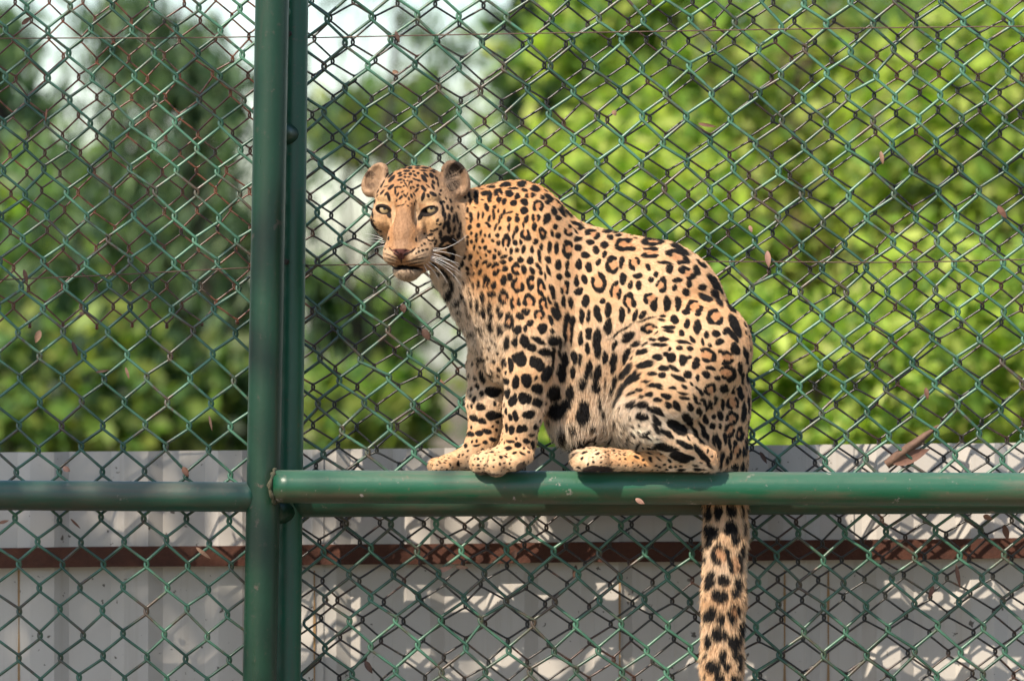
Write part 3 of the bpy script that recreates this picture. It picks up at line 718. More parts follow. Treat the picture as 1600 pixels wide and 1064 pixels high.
SPD = [(210,30,40,16,-50),(280,40,10,24),(250,75,20,15,-30),(265,120,16,8),(320,145,14,8),(280,205,12,8),(330,240,16,10),(375,210,20,10),(577,230,22,22),(565,285,18,22),(523,290,13,38,5),(620,285,22,34,-20),(655,320,24,18,20),(690,278,36,17,30),(770,280,28,24,20),(725,343,34,20,15),(770,350,12,30),(578,378,26,34),(600,372,24,34),(592,400,26,22),(668,400,28,34,-20),(690,412,26,34,10),(538,418,15,36),(508,400,9,30),(735,455,26,40,10),(568,505,20,34,5),(628,488,28,30,-5),(632,508,22,22),(520,498,13,18),(685,535,26,28,20),(525,565,12,26),(552,604,20,24),(570,588,14,20),(612,590,22,28,10),(640,590,18,20),(690,610,26,22),(520,660,9,22),(543,690,12,18),(572,680,14,32),(637,675,32,22),(590,756,18,20),(614,750,14,18),(547,758,15,22),(520,745,9,22),(655,783,16,11),(675,740,11,14),(537,815,22,9),(580,835,22,15,30),(630,820,20,12,15),(525,850,20,9,10),(605,882,14,7,30),(565,878,12,6),(658,840,9,20),(765,400,8,30),
(830,380,18,40),(815,455,24,44),(880,370,15,36),(912,380,10,26),(875,455,13,30),(860,560,20,34),(835,620,25,30),(775,560,32,42),
(388,478,12,28,-15),(430,460,24,9,30),(445,558,44,26,5),(362,525,9,18),(380,568,14,16),(378,640,22,20),(345,605,9,16),(455,685,42,24),(345,700,24,18,25),(388,715,22,16),(323,788,18,15),(368,783,20,15),(410,775,26,14,20),(445,815,18,9),(360,845,20,7,-10),(405,835,14,9),(302,850,9,14),(368,415,9,16),(385,380,22,12,20),
(370,912,8,6),(375,945,7,6),(350,945,6,6),(365,885,10,5),(440,880,14,5),(490,900,10,7),(515,893,12,5,20),(485,933,6,7),(450,915,8,5),(405,945,5,5),(265,940,7,16),(160,940,8,4),(190,945,8,4),(215,950,6,6),(265,905,8,5),(150,960,6,4),(200,930,8,4)]
SPE = [(150,290,14,38),(190,295,16,34),(242,285,20,28),(293,290,11,32),(240,370,26,34),(262,410,15,32),(160,385,28,32),(150,435,13,22),(300,370,9,30),(135,510,7,20),(155,605,18,42,15),(212,610,26,24),(195,680,28,28),(180,662,14,16),(275,625,16,32),(258,665,19,22),(295,470,9,38),(155,760,22,38,15),(202,780,17,30),(250,780,16,22),(185,850,22,32),(218,855,13,20),(145,890,13,28),(258,890,28,32),(258,945,14,26),(205,955,15,28),(168,1000,30,28),(225,1000,14,24),(290,830,10,38),(280,980,9,38),(190,1050,20,20),(260,1055,20,20)]
ROE = [(200,487,38,48,0,60),(262,530,30,48,0,90),(258,750,27,34,0,60)]
NK1 = [(1540,400,30,55),(1465,600,26,52),(1530,550,24,46),(1490,690,22,44),(1550,630,24,58),(1525,760,20,44),(1560,820,22,40)]
NK2 = [(1550,120,24,48),(1550,240,40,34,-30),(1490,340,16,26,30),(1530,370,30,22,30),(1450,510,30,78),(1530,450,28,54),(1480,640,28,38,20),(1555,640,22,54,20),(1425,720,34,72,-8),(1510,810,22,32),(1400,800,20,38)]

front = ss(.34, .12, NRM[:, 2])*(P[:, 1] < 1090)
ink *= 1-front; deep *= 1-front
tz = np.flatnonzero((front > .02) & ~face)
TX, TY, TF = PW[tz, 0]*.65+P[tz, 0]*.35, PW[tz, 1]*.65+P[tz, 1]*.35, front[tz]
def local(m, ox, oy, sc):
    x, y, a, b = ox+m[0]/sc, oy+m[1]/sc, m[2]/sc, m[3]/sc
    dg_ = R(m[4]) if len(m) > 4 else 0.0
    k_ = np.flatnonzero((np.abs(TX-x) < a+b+4) & (np.abs(TY-y) < a+b+4))
    dx, dy = TX[k_]-x, TY[k_]-y; c_, s_ = math.cos(dg_), math.sin(dg_)
    return tz[k_], TF[k_], dx*c_+dy*s_, -dx*s_+dy*c_, a, b
def blots(lst, ox, oy, sc, grow=1.16):
    for m in lst:
        ix, w, u, v, a, b = local(m, ox, oy, sc); g_ = grow if sc < 4.5 else 1.06; a = max(a*g_, 1.5); b = max(b*g_, 1.5)
        q = (np.hypot(u/a, v/b)-1)*min(a, b)
        ink[ix] = np.maximum(ink[ix], ss(.8, -.8, q)*w)
def rings(lst, ox, oy, sc):
    rr_ = np.random.default_rng(3)
    for m in lst:
        ix, w, u, v, a, b = local(m, ox, oy, sc)
        mn = min(a, b); rho = np.hypot(u/a, v/b); th = np.arctan2(v/b, u/a)
        n = rr_.integers(3, 5); ph = rr_.uniform(0, 6.28)
        thick = (.08+.13*(.5+.5*np.cos(n*th+ph)))*mn+1.75
        g = [m[5]]+([m[5]+rr_.uniform(120, 230)] if rr_.random() < .5 else [])
        for gc in g:
            if gc < 900: thick = thick*(1-1.15*ss(.62, .30, np.abs(np.angle(np.exp(1j*(th-R(gc)))))))
        d = np.abs(rho-.80)*mn-thick
        ink[ix] = np.maximum(ink[ix], ss(.8, -.8, d)*w)
        deep[ix] = np.maximum(deep[ix], ss(.95, .6, rho)*.85*w)
CA, CB, CC, CD, CE = (720, 250, 3.94), (920, 350, 4.257), (860, 540, 4.706), (640, 450, 3.433), (1060, 700, 2.925)
for l_, c_ in ((SPA, CA), (SPB, CB), (SPC, CC), (SPD, CD), (SPE, CE), (NK1, (550, 240, 8.42)), (NK2, (560, 330, 8.87))): blots(l_, *c_)
CF = (860, 340, 4.091)
blots([(187,775,17,42),(243,742,21,36),(235,838,15,34),(300,800,25,86),(368,695,22,46,10),(60,830,12,60)], *CF); rings([(110,720,28,100,0,90)], *CF)
for l_, c_ in ((ROA, CA), (ROB, CB), (ROC, CC), (ROE, CE)): rings(l_, *c_)
# small spots in whatever bare skin is left between them
from mathutils.kdtree import KDTree
inked = tz[ink[tz] > .5][::3]
kd = KDTree(len(inked)+4000)
for i_, p_ in enumerate(P[inked]): kd.insert(p_, i_)
kd.balance()
rf = np.random.default_rng(19); new = []
cand2 = rf.permutation(tz)[:12000]; to = tz[np.argsort(P[tz, 0])]; tox = P[to, 0]
for i in cand2:
    if front[i] < .5 or is_head[i] and P[i, 0] < 728: continue
    s_, rad, typ, el = sp[i]
    rad = rad*(.36 if rad > 6 else .5)*rf.uniform(.75, 1.25)
    need = max(rad+2.6, s_*.27)
    if kd.find(P[i])[2] < need: continue
    if new and (np.linalg.norm(np.array([q for q, _ in new])-P[i], axis=1) < need+np.array([a_ for _, a_ in new])).any(): continue
    new.append((P[i], rad))
    a_, b_ = np.searchsorted(tox, [P[i, 0]-rad*2-4, P[i, 0]+rad*2+4]); ix = to[a_:b_]
    ix = ix[np.abs(P[ix]-P[i]).max(1) < rad*2+4]; q = P[ix]+wob[ix]*.6-P[i]
    u = q@fv[i]/math.sqrt(el); w = q@np.cross(NRM[i], fv[i])*math.sqrt(el)
    ink[ix] = np.maximum(ink[ix], ss(.8, -.8, np.hypot(u, w)-rad*.95))
# ---- the face, mark by mark
def marks(lst, ox, oy, sc, colr, soft=.55, zone=None, grow=1.0):
    fx = P[:, 0]; fy = P[:, 1]
    zone_ix = np.flatnonzero(face & (NRM[:, 2] < .15)) if zone is None else zone
    X_ = fx[zone_ix]; Y_ = fy[zone_ix]
    for m in lst:
        x, y, a, b, deg = m[:5]
        x = ox+x/sc; y = oy+y/sc; a = a/sc*grow; b = max(b/sc*grow, .8)
        ca, sa = math.cos(R(deg)), math.sin(R(deg))
        k_ = (np.abs(X_-x) < a+b+3) & (np.abs(Y_-y) < a+b+3)
        if not k_.any(): continue
        u = (X_[k_]-x)*ca+(Y_[k_]-y)*sa; v = -(X_[k_]-x)*sa+(Y_[k_]-y)*ca
        q = (np.hypot(u/a, v/b)-1)*min(a, b)
        al = ss(soft, -soft, q)*(m[5] if len(m) > 5 else 1)
        ix = zone_ix[k_]
        base[ix] = base[ix]*(1-al[:, None])+np.array(colr)*al[:, None]
hloc = (P-hp(0, 0, 0))@HM.T
fz = np.flatnonzero(face)
hx, hy, hz = hloc[:, 0], hloc[:, 1], hloc[:, 2]
fc = np.array([.52, .31, .165])
f_tint = np.tile(np.array([.43, .225, .105]), (len(fz), 1))                       # tawny mask
X_, Y_, Z_ = hx[fz], hy[fz], hz[fz]
def blend(c, w):
    global f_tint
    f_tint = f_tint*(1-w[:, None])+np.array(c)*w[:, None]
side = ss(24, 52, np.abs(X_))
blend((.46, .295, .17), side*.9)
blend((.52, .34, .20), ss(-8, -30, Y_)*ss(18, 30, np.abs(X_))*.8)
for sg in (-1, 1):
    blend((.54, .34, .18), ss(1.2, .5, np.hypot((X_-sg*36)/20, (Y_-30)/9)))       # light above the eyes
    blend((.55, .34, .175), ss(1.2, .5, np.hypot((X_-sg*38)/22, (Y_+6)/12))*.9)    # and below them
    blend((.66, .47, .29), ss(1.1, .6, np.hypot((X_-sg*19)/5, (Y_-8)/18))*.6)
    blend((.56, .39, .25), ss(1.1, .6, np.hypot((X_-sg*24)/18, (Y_+58)/14))*.8)   # whisker pads
blend((.35, .20, .11), ss(1.15, .7, np.hypot(X_/15, (Y_+15)/38)))
blend((.40, .25, .16), ss(1.1, .7, np.hypot(X_/20, (Y_+40)/9))*.3)
blend((.47, .345, .235), ss(-76, -80, Y_)*ss(20, 40, Z_))                           # chin
base[fz] = f_tint*(1+.06*sines(P[fz], .8, 31)[:, None]+.05*sines(P[fz]*np.array([1.6, .5, 1]), 1.3, 32)[:, None])
ears = [(-70, 70), (68, 70)]
BK = (.014, .011, .010); BR = (.10, .055, .03)
Z1 = (550, 240, 8.42)
FOREHEAD = [(455,300,40,20,-50),(515,300,50,16,-45),(535,350,58,24,-50),(528,465,48,22,-40),(590,225,55,14,-15),(695,205,30,13,-5),(770,205,30,20,0),(870,180,35,12,0),(865,210,32,12,0),(965,205,50,14,5),(950,243,48,12,5),(1090,230,30,12,0),(1070,255,45,12,20),(1170,240,30,12,0),
(635,278,30,16,-15),(650,312,28,16,-20),(730,250,45,16,0),(820,255,20,14,0),(710,290,18,13,0),(780,290,22,20,0),(880,280,20,18,0),(840,310,30,14,40),(980,300,45,16,45),(1055,310,38,24,50),(1120,350,40,14,60),(710,335,20,14,20),(760,335,20,10,0),(645,370,35,16,-10),(700,385,16,16,0),(840,365,30,12,25),(890,380,30,14,20),(960,350,58,26,55),
(668,412,16,10,0),(730,440,40,9,60),(770,420,35,9,100),(800,400,18,18,0),(715,420,14,9,0),(745,385,16,8,0),(600,470,28,14,-10),(588,525,42,14,85),(650,468,25,12,10),(700,455,14,12,0),(790,480,22,12,80),(825,470,22,10,25),(880,450,20,18,0),(865,510,34,15,-50),(955,485,48,22,50),(1010,450,32,10,40),(1080,400,32,18,60),(1075,460,42,15,65),(1140,425,32,13,80),
(680,530,22,10,-30),(620,565,30,14,-60),(660,605,35,16,-45),(715,580,30,12,50),(745,565,26,8,-70),(800,585,32,15,65),(835,565,30,10,60),(605,645,20,11,-60),(765,620,24,14,70),(630,715,30,8,-15),(690,700,26,8,-25),(755,715,16,9,30),(725,660,14,6,-60),(840,685,24,8,80),(855,650,18,7,70),(800,685,10,6,60),
(500,590,62,20,75),(950,590,58,22,105),(1015,580,28,20,60),(1080,560,50,24,30),(1175,510,14,16,0),(1165,560,20,12,50),(465,555,28,14,-50),(415,530,38,14,-50),(350,510,30,10,-65),(345,575,22,9,-40),(425,390,30,10,-65),(400,440,30,12,-60),(460,450,30,8,-10),(380,390,50,12,-85),
(240,610,20,10,-70),(270,635,26,14,-55),(310,650,24,10,-75),(240,740,70,10,80),(275,790,80,12,78),
(1180,670,28,18,70),(1215,655,22,14,40),(1300,640,30,12,65),(1265,725,34,17,75),(1315,750,40,18,95),(1210,760,60,15,80),(1235,850,48,14,95),(1285,850,40,18,90),(1340,870,48,18,95),(1385,870,60,12,75),(1245,610,20,10,60),(1395,715,18,12,70)]
Z2 = (560, 330, 8.87)
CHEEK = [(1210,95,50,15,95),(1265,95,40,20,85),(1330,110,50,18,85),(1365,90,60,12,80),(1200,215,55,18,105),(1250,200,60,24,90),(1265,280,45,26,100),(1330,260,50,16,105),(1410,230,70,18,100),(1145,340,55,24,95),(1390,345,45,26,100),(1110,150,28,16,-60),(1145,205,24,15,-40),(1100,200,14,10,0),(1075,280,50,14,-30),(1020,290,18,12,0),(930,330,14,12,0),(975,355,12,10,0),(1015,340,32,18,-20),(1060,400,28,11,-70),(990,420,28,11,30),(1030,425,20,14,0),(1080,450,40,16,-70),(960,390,10,8,0),(1210,400,60,38,-30),(1180,60,40,14,80),(1300,360,30,18,-30),(1340,420,40,24,80),(1160,470,50,18,-40),(1070,540,30,12,-50),(1010,470,14,10,0),(215,60,40,10,80),(235,150,18,10,40),(300,340,10,8,0),(320,380,9,7,0),(350,390,8,7,0),(300,420,12,10,0),
(215,200,80,18,75),(265,250,40,14,60),(325,295,16,13,0),(290,275,16,8,0),(265,330,40,16,70),(260,385,30,20,40),(340,355,14,8,0),(358,430,14,14,0),(370,475,8,7,0),(395,540,12,10,60),(930,470,18,15,20),(893,495,14,14,0),(850,530,10,10,0),(910,562,16,20,90),(965,548,24,14,-10),(855,580,18,16,-60),(820,605,14,12,-40),(440,400,12,26,5),(820,420,12,30,-5)]
hz_ = np.flatnonzero(is_head & (NRM[:, 2] < .25)); ink[is_head & (P[:, 0] < 716)] = 0; deep[is_head & (P[:, 0] < 716)] = 0
marks(FOREHEAD, *Z1, BK, .6, hz_, 1.14); marks(CHEEK, *Z2, BK, .6, hz_, 1.18)
# ears: tan rims, dark hollows
earm = np.zeros(nv, bool)
for ex, ey, ez in ((-67, 65, -13), (64, 66, -13)):
    earm |= (((hx-ex)/27)**2+((hy-ey)/33)**2+((hz-ez)/26)**2 < 1) & (np.abs(hx) > 48-(hy-60)*.15)
earz = np.flatnonzero(earm & (NRM[:, 2] < .3)); eb = np.flatnonzero(earm & (NRM[:, 2] >= .3))
base[earz] = np.array([.38, .245, .15]); ink[earm] = 0; deep[earm] = 0
base[eb] = np.array([.03, .022, .018])
marks([(225, 275, 80, 46, 5, .9), (250, 430, 60, 40, -10, .85)], *Z1, (.09, .05, .034), 2.0, earz)
marks([(300, 250, 90, 10, 35, .7), (250, 340, 90, 8, 10, .6), (300, 330, 60, 7, 40, .6)], *Z1, (.50, .33, .2), .5, earz)
marks([(1385, 210, 130, 85, -40, .95), (1340, 440, 100, 60, -40, .9), (1300, 330, 70, 60, 0, .7)], *Z1, (.035, .024, .02), 1.5, earz)  # shadow inside the right ear, painted dark
marks([(1360, 330, 90, 14, -12, .9), (1330, 290, 60, 8, -30, .8), (1300, 380, 80, 9, -18, .9), (1250, 400, 60, 10, -40, .7), (1400, 250, 60, 7, -45, .6)], *Z1, (.62, .44, .30), .5, earz)
face_in = face & ~earm
# eye rims, tear lines, nose, lips with painted lip shadow
eyl = lambda x, y: (x, y)
marks([(430, 752, 110, 68, 15)], *Z1, (.020, .015, .013), .5); marks([(1030, 780, 126, 68, -18)], *Z1, (.020, .015, .013), .5)
marks([(505, 825, 48, 30, 60), (915, 850, 60, 30, 115)], *Z1, (.018, .014, .012), .6)
marks([(820, 190, 75, 8, 98, .75), (475, 150, 40, 8, 85, .6)], *Z2, (.10, .06, .04), .8)
marks([(612, 566, 134, 24, 2), (612, 606, 100, 42, 2), (615, 654, 52, 36, 0)], *Z2, (.125, .050, .042), .5)
marks([(470, 545, 40, 9, 50), (780, 560, 50, 16, -45), (720, 600, 70, 12, -32), (540, 622, 60, 7, 42), (618, 700, 12, 34, 0)], *Z2, (.03, .018, .016), .5)
marks([(680, 612, 40, 18, -35), (560, 590, 30, 14, 35)], *Z2, (.02, .012, .012), .4)
marks([(480, 640, 120, 9, 24, .9), (480, 690, 100, 8, 18, .85), (470, 735, 80, 7, 12, .8), (800, 690, 170, 12, -12, .95), (790, 738, 150, 10, -10, .9), (860, 640, 120, 8, -24, .7), (830, 770, 110, 9, -6, .8)], *Z2, (.045, .028, .022), .4)
marks([(540, 795, 120, 17, -4), (650, 782, 90, 24, 8), (780, 806, 120, 26, 6), (690, 806, 200, 20, 2), (680, 812, 200, 22, 2)], *Z2, (.007, .006, .006), .6)  # dark mouth gap, and the upper lip's shadow painted on the chin
marks([(560, 850, 8, 6, 0), (640, 870, 9, 6, 0), (700, 880, 9, 7, 0), (520, 880, 7, 5, 0), (600, 900, 7, 5, 0), (720, 920, 12, 9, 0), (660, 940, 6, 6, 0), (760, 870, 8, 6, 0), (560, 930, 6, 5, 0), (500, 850, 10, 8, 0), (610, 855, 14, 9, 0), (680, 850, 12, 9, 0), (740, 850, 14, 10, 0), (580, 880, 8, 7, 0), (670, 905, 9, 7, 0)], *Z2, (.08, .05, .04), .3)
# black throat patches with the shadow under the cheek painted in, black crease marks on the belly and knee
bz = np.flatnonzero(~face & (NRM[:, 2] < .2))
marks([(1290, 420, 62, 40, 40), (1290, 560, 74, 40, 20), (1180, 510, 70, 16, -5), (1240, 650, 120, 26, 30), (1310, 640, 36, 60, 0), (1060, 760, 60, 26, 40), (1150, 700, 70, 30, 20), (1180, 840, 60, 26, 45), (1270, 500, 60, 26, 15), (1290, 1000, 50, 34, 50), (1240, 900, 70, 24, 60), (1110, 870, 40, 16, 40)], *Z2, BLACK, .9, np.flatnonzero((P[:, 0] < 735) & (P[:, 1] < 520) & (NRM[:, 2] < .3) & ~(face & (hz > 34))))
Z5 = (860, 540, 4.706)
paws = bz[P[bz, 1] > 560]
wh = [(650, 615, 58, 24, -8, .9), (755, 690, 76, 24, 32, .9), (420, 640, 40, 90, 80, .15)]  # white knee fur, with the lit front edge of the shin painted in
marks(wh, *Z5, (.84, .74, .58), 1.0, paws)
ZL = (640, 450, 3.433)
dirt_w = ss(714, 736, P[:, 1])*((P[:, 0] < 850) | (P[:, 0] < 1040))*(P[:, 1] < 752)*(.55+.25*sines(P, .35, 41))
dirt_w = np.clip(dirt_w, 0, .8)[:, None]
base = base*(1-dirt_w)+np.array([.36, .25, .16])*dirt_w
base = base*(1-ink[:, None])+BLACK*ink[:, None]
dm = np.clip(deep*(1-ink), 0, 1)[:, None]
base = base*(1-dm*.75)+DEEP*dm*.75
# soles, and shade painted dark in the groove between the toes
marks([(400, 992, 90, 8, 3, .8), (560, 990, 60, 12, -12), (600, 955, 30, 26, -30, .8)], *ZL, (.03, .024, .022), .8, paws)
marks([(418, 930, 3.5, 34, 12, .7)], *ZL, (.08, .055, .04), .6, paws)
marks([(300, 900, 70, 26, -8), (400, 905, 62, 26, 5)], *Z5, (.05, .035, .03), .8, paws)
base = np.clip(base, .006, .9)
colr = np.concatenate([base, np.ones((nv, 1))], 1).astype(np.float32)
at_ = me.color_attributes.new('col', 'FLOAT_COLOR', 'POINT'); at_.data.foreach_set('color', colr.ravel())

# to metres
def toW(A): return np.stack([(A[:, 0]-800)*S, A[:, 2]*S, CAM_Z-(A[:, 1]-532)*S], 1)
def dirW(A): return np.stack([A[:, 0], A[:, 2], -A[:, 1]], 1)
LB = W(1060, 735, 20)
PWm = toW(P)-np.array(LB)
me.vertices.foreach_set('co', np.ascontiguousarray(PWm, np.float32).ravel())
me.flip_normals()      # the change of axes mirrors the mesh
me.polygons.foreach_set('use_smooth', np.ones(len(me.polygons), bool)); me.update()
M_skin = vcol_mat('leopard_coat', .75, 0, .15)
n_ = N(M_skin.node_tree); n_.bump(n_.noise(420, 3, .6, n_.mapping((1, 1, .45))), .55, .003, M_skin.node_tree.nodes['Principled BSDF'])
leo = empty('leopard', LB)
tag(leo, 'spotted leopard sitting hunched on the green front rail, head turned to the camera', 'leopard')
body = link('body', me, M_skin, leo)
# ---------------------------------------------------------------- fur
LENS = [(640, 300, 3.2), (632, 360, 2), (600, 330, 2.4), (672, 332, 2.4), (650, 400, 2.4), (605, 400, 2.4), (690, 380, 4), (580, 370, 5), (720, 370, 8), (633, 434, 8.4), (575, 275, 4), (714, 270, 6), (740, 350, 7), (700, 460, 13), (735, 520, 14.5), (750, 560, 10), (800, 300, 6.5), (900, 400, 7), (1000, 400, 7), (1100, 460, 7.5), (1165, 600, 8), (890, 690, 20), (900, 620, 12), (900, 540, 9), (960, 660, 15), (985, 660, 10), (860, 620, 10), (820, 580, 6), (815, 650, 5), (780, 715, 4), (690, 728, 4), (1050, 600, 7), (1080, 680, 7), (1000, 722, 4), (920, 718, 4.5), (1135, 800, 13.5), (1130, 1000, 14.5)]
NH = 420000
r = np.random.default_rng(5)
bare = np.zeros(nv, bool)
for (x, y, a, b) in ((628.8, 396, 16, 10), (601, 329, 14, 10), (672, 332, 16, 10), (632, 420, 30, 5)):
    bare |= face & (((P[:, 0]-x)/a)**2+((P[:, 1]-y)/b)**2 < 1)
fmask = np.flatnonzero((NRM[:, 2] < .75) & ~bare)
hi_ = np.concatenate([r.choice(fmask, NH-80000), r.choice(fmask[face[fmask] | earm[fmask]], 80000)])
ln = idw(LENS, P[hi_, 0], P[hi_, 1], 4.0)[:, 0]; ln = np.maximum(ln, 3.4); ln = np.where(ln > 8.5, 5.4+(ln-8.5)*1.25, ln*.635)*r.uniform(.7, 1.25, NH)
roots = P[hi_]+r.normal(0, .5, (NH, 3)); Nn = NRM[hi_]
roots -= Nn*(((roots-P[hi_])*Nn).sum(1)+.3)[:, None]
roots -= fv[hi_]*(ln*.38)[:, None]
T = fv[hi_]+r.normal(0, .16, (NH, 3)); lift = r.uniform(.22, .5, NH)
lift = np.where(face[hi_], lift*.75, lift); lift = np.where((P[hi_, 1] > 760) | ((tint[hi_] > 1) & (P[hi_, 1] < 700)), lift*1.5, lift)
ex_ = np.where(hx[hi_] < 0, -67, 63); tuft = earm[hi_] & (np.hypot((hx[hi_]-ex_)/12, (hy[hi_]-60)/17) < 1) & (NRM[hi_][:, 2] < -.2) & (r.random(NH) < .10)
ln = np.where(tuft, r.uniform(5, 10, NH), np.where(earm[hi_], np.minimum(ln, 3.6), ln))
T = np.where(tuft[:, None], np.stack([np.where(P[hi_, 0] < 640, -.25, -.55), np.full(NH, -.85), np.full(NH, -.25)], 1)+r.normal(0, .25, (NH, 3)), T)
pts = np.empty((NH, 4, 3))
for j, t in enumerate((0, .34, .68, 1.0)):
    up = Nn*(lift*(t-.38*t*t))[:, None]; al = T*(t*.92)[:, None] if hasattr(t, '__len__') else T*(t*.92)
    pts[:, j] = roots+(up+al)*ln[:, None]
pts[:, 3, 1] += ln*.05
pw = (toW(pts.reshape(-1, 3))-np.array(LB)).astype(np.float32)
hc = bpy.data.hair_curves.new('fur'); hc.add_curves([4]*NH)
hc.attributes['position'].data.foreach_set('vector', pw.ravel())
ra_ = hc.attributes.get('radius') or hc.attributes.new('radius', 'FLOAT', 'POINT')
ra_.data.foreach_set('value', np.tile(np.array([.00032, .00029, .00022, .00006], np.float32), NH))
hcol = colr[hi_].copy(); hcol[:, 3] = 1; hcol[tuft, :3] = np.array([.46, .33, .22], np.float32); fh = (face | earm)[hi_]; hcol[:, :3] *= np.where(fh, r.uniform(.62, 1.3, NH), r.uniform(.78, 1.2, NH))[:, None].astype(np.float32)
ca = hc.attributes.new('col', 'FLOAT_COLOR', 'CURVE'); ca.data.foreach_set('color', np.ascontiguousarray(hcol).ravel())
M_fur = vcol_mat('fur', .6, 0, .25)
fo = bpy.data.objects.new('fur', hc); COL.objects.link(fo); hc.materials.append(M_fur); fo.parent = leo
tag(fo, kind='stuff')
# ---------------------------------------------------------------- eyes and whiskers
m, nt, p = new_mat('eye'); n = N(nt)
x_, y_, z_ = n.sep()
rr = n.math('SQRT', n.math('ADD', n.math('MULTIPLY', x_, x_), n.math('MULTIPLY', z_, z_)))
fx_ = n.math('DIVIDE', rr, EYE_R*S)
n.set(p.inputs['Base Color'], n.ramp(fx_, [(.0, (.01, .01, .01)), (.17, (.012, .01, .01)), (.21, (.36, .25, .12)), (.5, (.40, .30, .17)), (.60, (.26, .18, .09)), (.66, (.03, .022, .018)), (.8, (.02, .016, .014))]))
p.inputs['Roughness'].default_value = .12; p.inputs['Specular IOR Level'].default_value = .4; p.inputs['Coat Weight'].default_value = .5; p.inputs['Coat Roughness'].default_value = .03
M_eye = m
for sg in (-1, 1):
    c = hp(sg*37.2, 16.4, 36.8); cw = Vector(toW(c[None])[0])
    bm_v = []; bm_f = []
    nu, nw = 24, 14
    for a in range(nw+1):
        for b in range(nu):
            th, ph = math.pi*a/nw, 2*math.pi*b/nu
            bm_v.append((EYE_R*S*math.sin(th)*math.cos(ph), -EYE_R*S*math.cos(th), EYE_R*S*math.sin(th)*math.sin(ph)))
    for a in range(nw):
        for b in range(nu):
            k = (b+1) % nu; bm_f.append((a*nu+b, a*nu+k, (a+1)*nu+k, (a+1)*nu+b))
    mb = MB(); mb.add(bm_v, bm_f); o = mb.build('eye', M_eye)
    o.parent = leo; o.location = cw-LB; o.rotation_euler = (R(-2), 0, R(-2))
M_wh = rough_mat('whisker_white', (.8, .78, .74), (.75, .72, .68), 50, .4, 0)
WHK = [((674, 393), (705, 393), (731, 369), -96, -90), ((674, 394), (700, 394), (724, 404), -96, -92), ((672, 397), (700, 402), (720, 420), -97, -92), ((671, 400), (699, 408), (722, 428), -98, -96), ((669, 403), (700, 415), (722, 432), -98, -88), ((668, 405), (705, 418), (721, 447), -97, -96), ((666, 408), (692, 422), (700, 444), -96, -94), ((664, 411), (682, 424), (688, 441), -95, -90), ((670, 402), (698, 405), (719, 414), -98, -100), ((672, 391), (684, 389), (698, 390), -95, -80), ((668, 402), (690, 407), (710, 419), -100, -110), ((662, 412), (672, 428), (676, 446), -95, -90), ((697, 370), (708, 374), (718, 382), -70, -68),
       ((601, 378), (588, 372), (576, 374), -62, -40), ((602, 381), (590, 378), (579, 378), -64, -44), ((600, 375), (588, 368), (572, 366), -62, -38), ((604, 385), (594, 386), (585, 390), -66, -50)]
for p0, p1, p2, d0, d1 in WHK:
    t = np.linspace(0, 1, 12)[:, None]
    A, B, C = (np.array(q, float) for q in (p0, p1, p2))
    xy = (1-t)**2*A+2*t*(1-t)*B+t*t*C
    dd_ = (1-t)*d0+t*d1-10*t*(1-t)
    pts_ = toW(np.concatenate([xy, dd_], 1)); mb = MB()
    mb.tube(pts_, np.linspace(.00062, .0002, 12), 5); mb.build('whisker', M_wh, leo)
# ================================================================ trees and bushes beyond the fence
M_leaf = vcol_mat('leaf', .5, .5, .3)
M_bark = rough_mat('bark', (.075, .05, .035), (.15, .105, .075), 5, .95, .8, .02, (1, 1, .25))
M_bark_dark = rough_mat('bark_dark', (.03, .022, .016), (.06, .045, .035), 5, .95, .8, .02, (1, 1, .25))
def leaf_mesh(name, pos, size, col, r, hang=0.0, slim=.5, up=.5, vary=.25):
    """folded leaf faces: four corners round a midrib"""
    n = len(pos)
    d = r.normal(size=(n, 3)); d[:, 2] = d[:, 2]*(1-hang)-hang*2.5
    d /= np.linalg.norm(d, axis=1)[:, None]
    nn = r.normal(size=(n, 3))+np.array([-.45, -.75, up+.45]); nn -= d*(nn*d).sum(1)[:, None]
    nn /= np.linalg.norm(nn, axis=1)[:, None]+1e-9
    w = np.cross(d, nn); s = (size*r.uniform(.45, 1.0, n)**1.0*r.choice([.8, 1.1, 1.6], n))[:, None]
    b = pos; t = pos+d*s; m = pos+d*s*.45-nn*s*.10
    l = m+w*s*slim*.5+nn*s*.14; q = m-w*s*slim*.5+nn*s*.14
    v = np.stack([b, l, t, q], 1).reshape(-1, 3)
    k = np.arange(n)[:, None]*4
    f = np.concatenate([k+np.array([0, 1, 2]), k+np.array([0, 2, 3])], 0)
    me = fast_mesh(name, v, f)
    c = col[r.integers(0, len(col), n)]*r.uniform(1-vary, 1+vary, (n, 1))
    c = np.concatenate([np.repeat(c, 4, 0), np.ones((4*n, 1))], 1).astype(np.float32)
    a = me.color_attributes.new('col', 'FLOAT_COLOR', 'POINT'); a.data.foreach_set('color', c.ravel())
    me.materials.append(M_leaf); return me
def clumped(blobs, n, r, cl=60, tight=.24, shell=.45):
    """points gathered in clumps spread through a few ellipsoids (centre, radii)"""
    vol = np.array([rx*ry*rz for _, (rx, ry, rz) in blobs]); pk = r.choice(len(blobs), cl, p=vol/vol.sum())
    u = r.normal(size=(cl, 3)); u /= np.linalg.norm(u, axis=1)[:, None]
    u *= (shell+(1-shell)*r.random((cl, 1)))**.6
    C = np.array([b[0] for b in blobs])[pk]+u*np.array([b[1] for b in blobs])[pk]
    sz = np.array([min(b[1]) for b in blobs])[pk]*tight*r.uniform(.6, 1.6, cl)
    w = sz**2; k = r.choice(cl, n, p=w/w.sum())
    q = r.normal(size=(n, 3)); q *= sz[k][:, None]*np.array([1.1, 1.1, .75])
    return C[k]+q, C
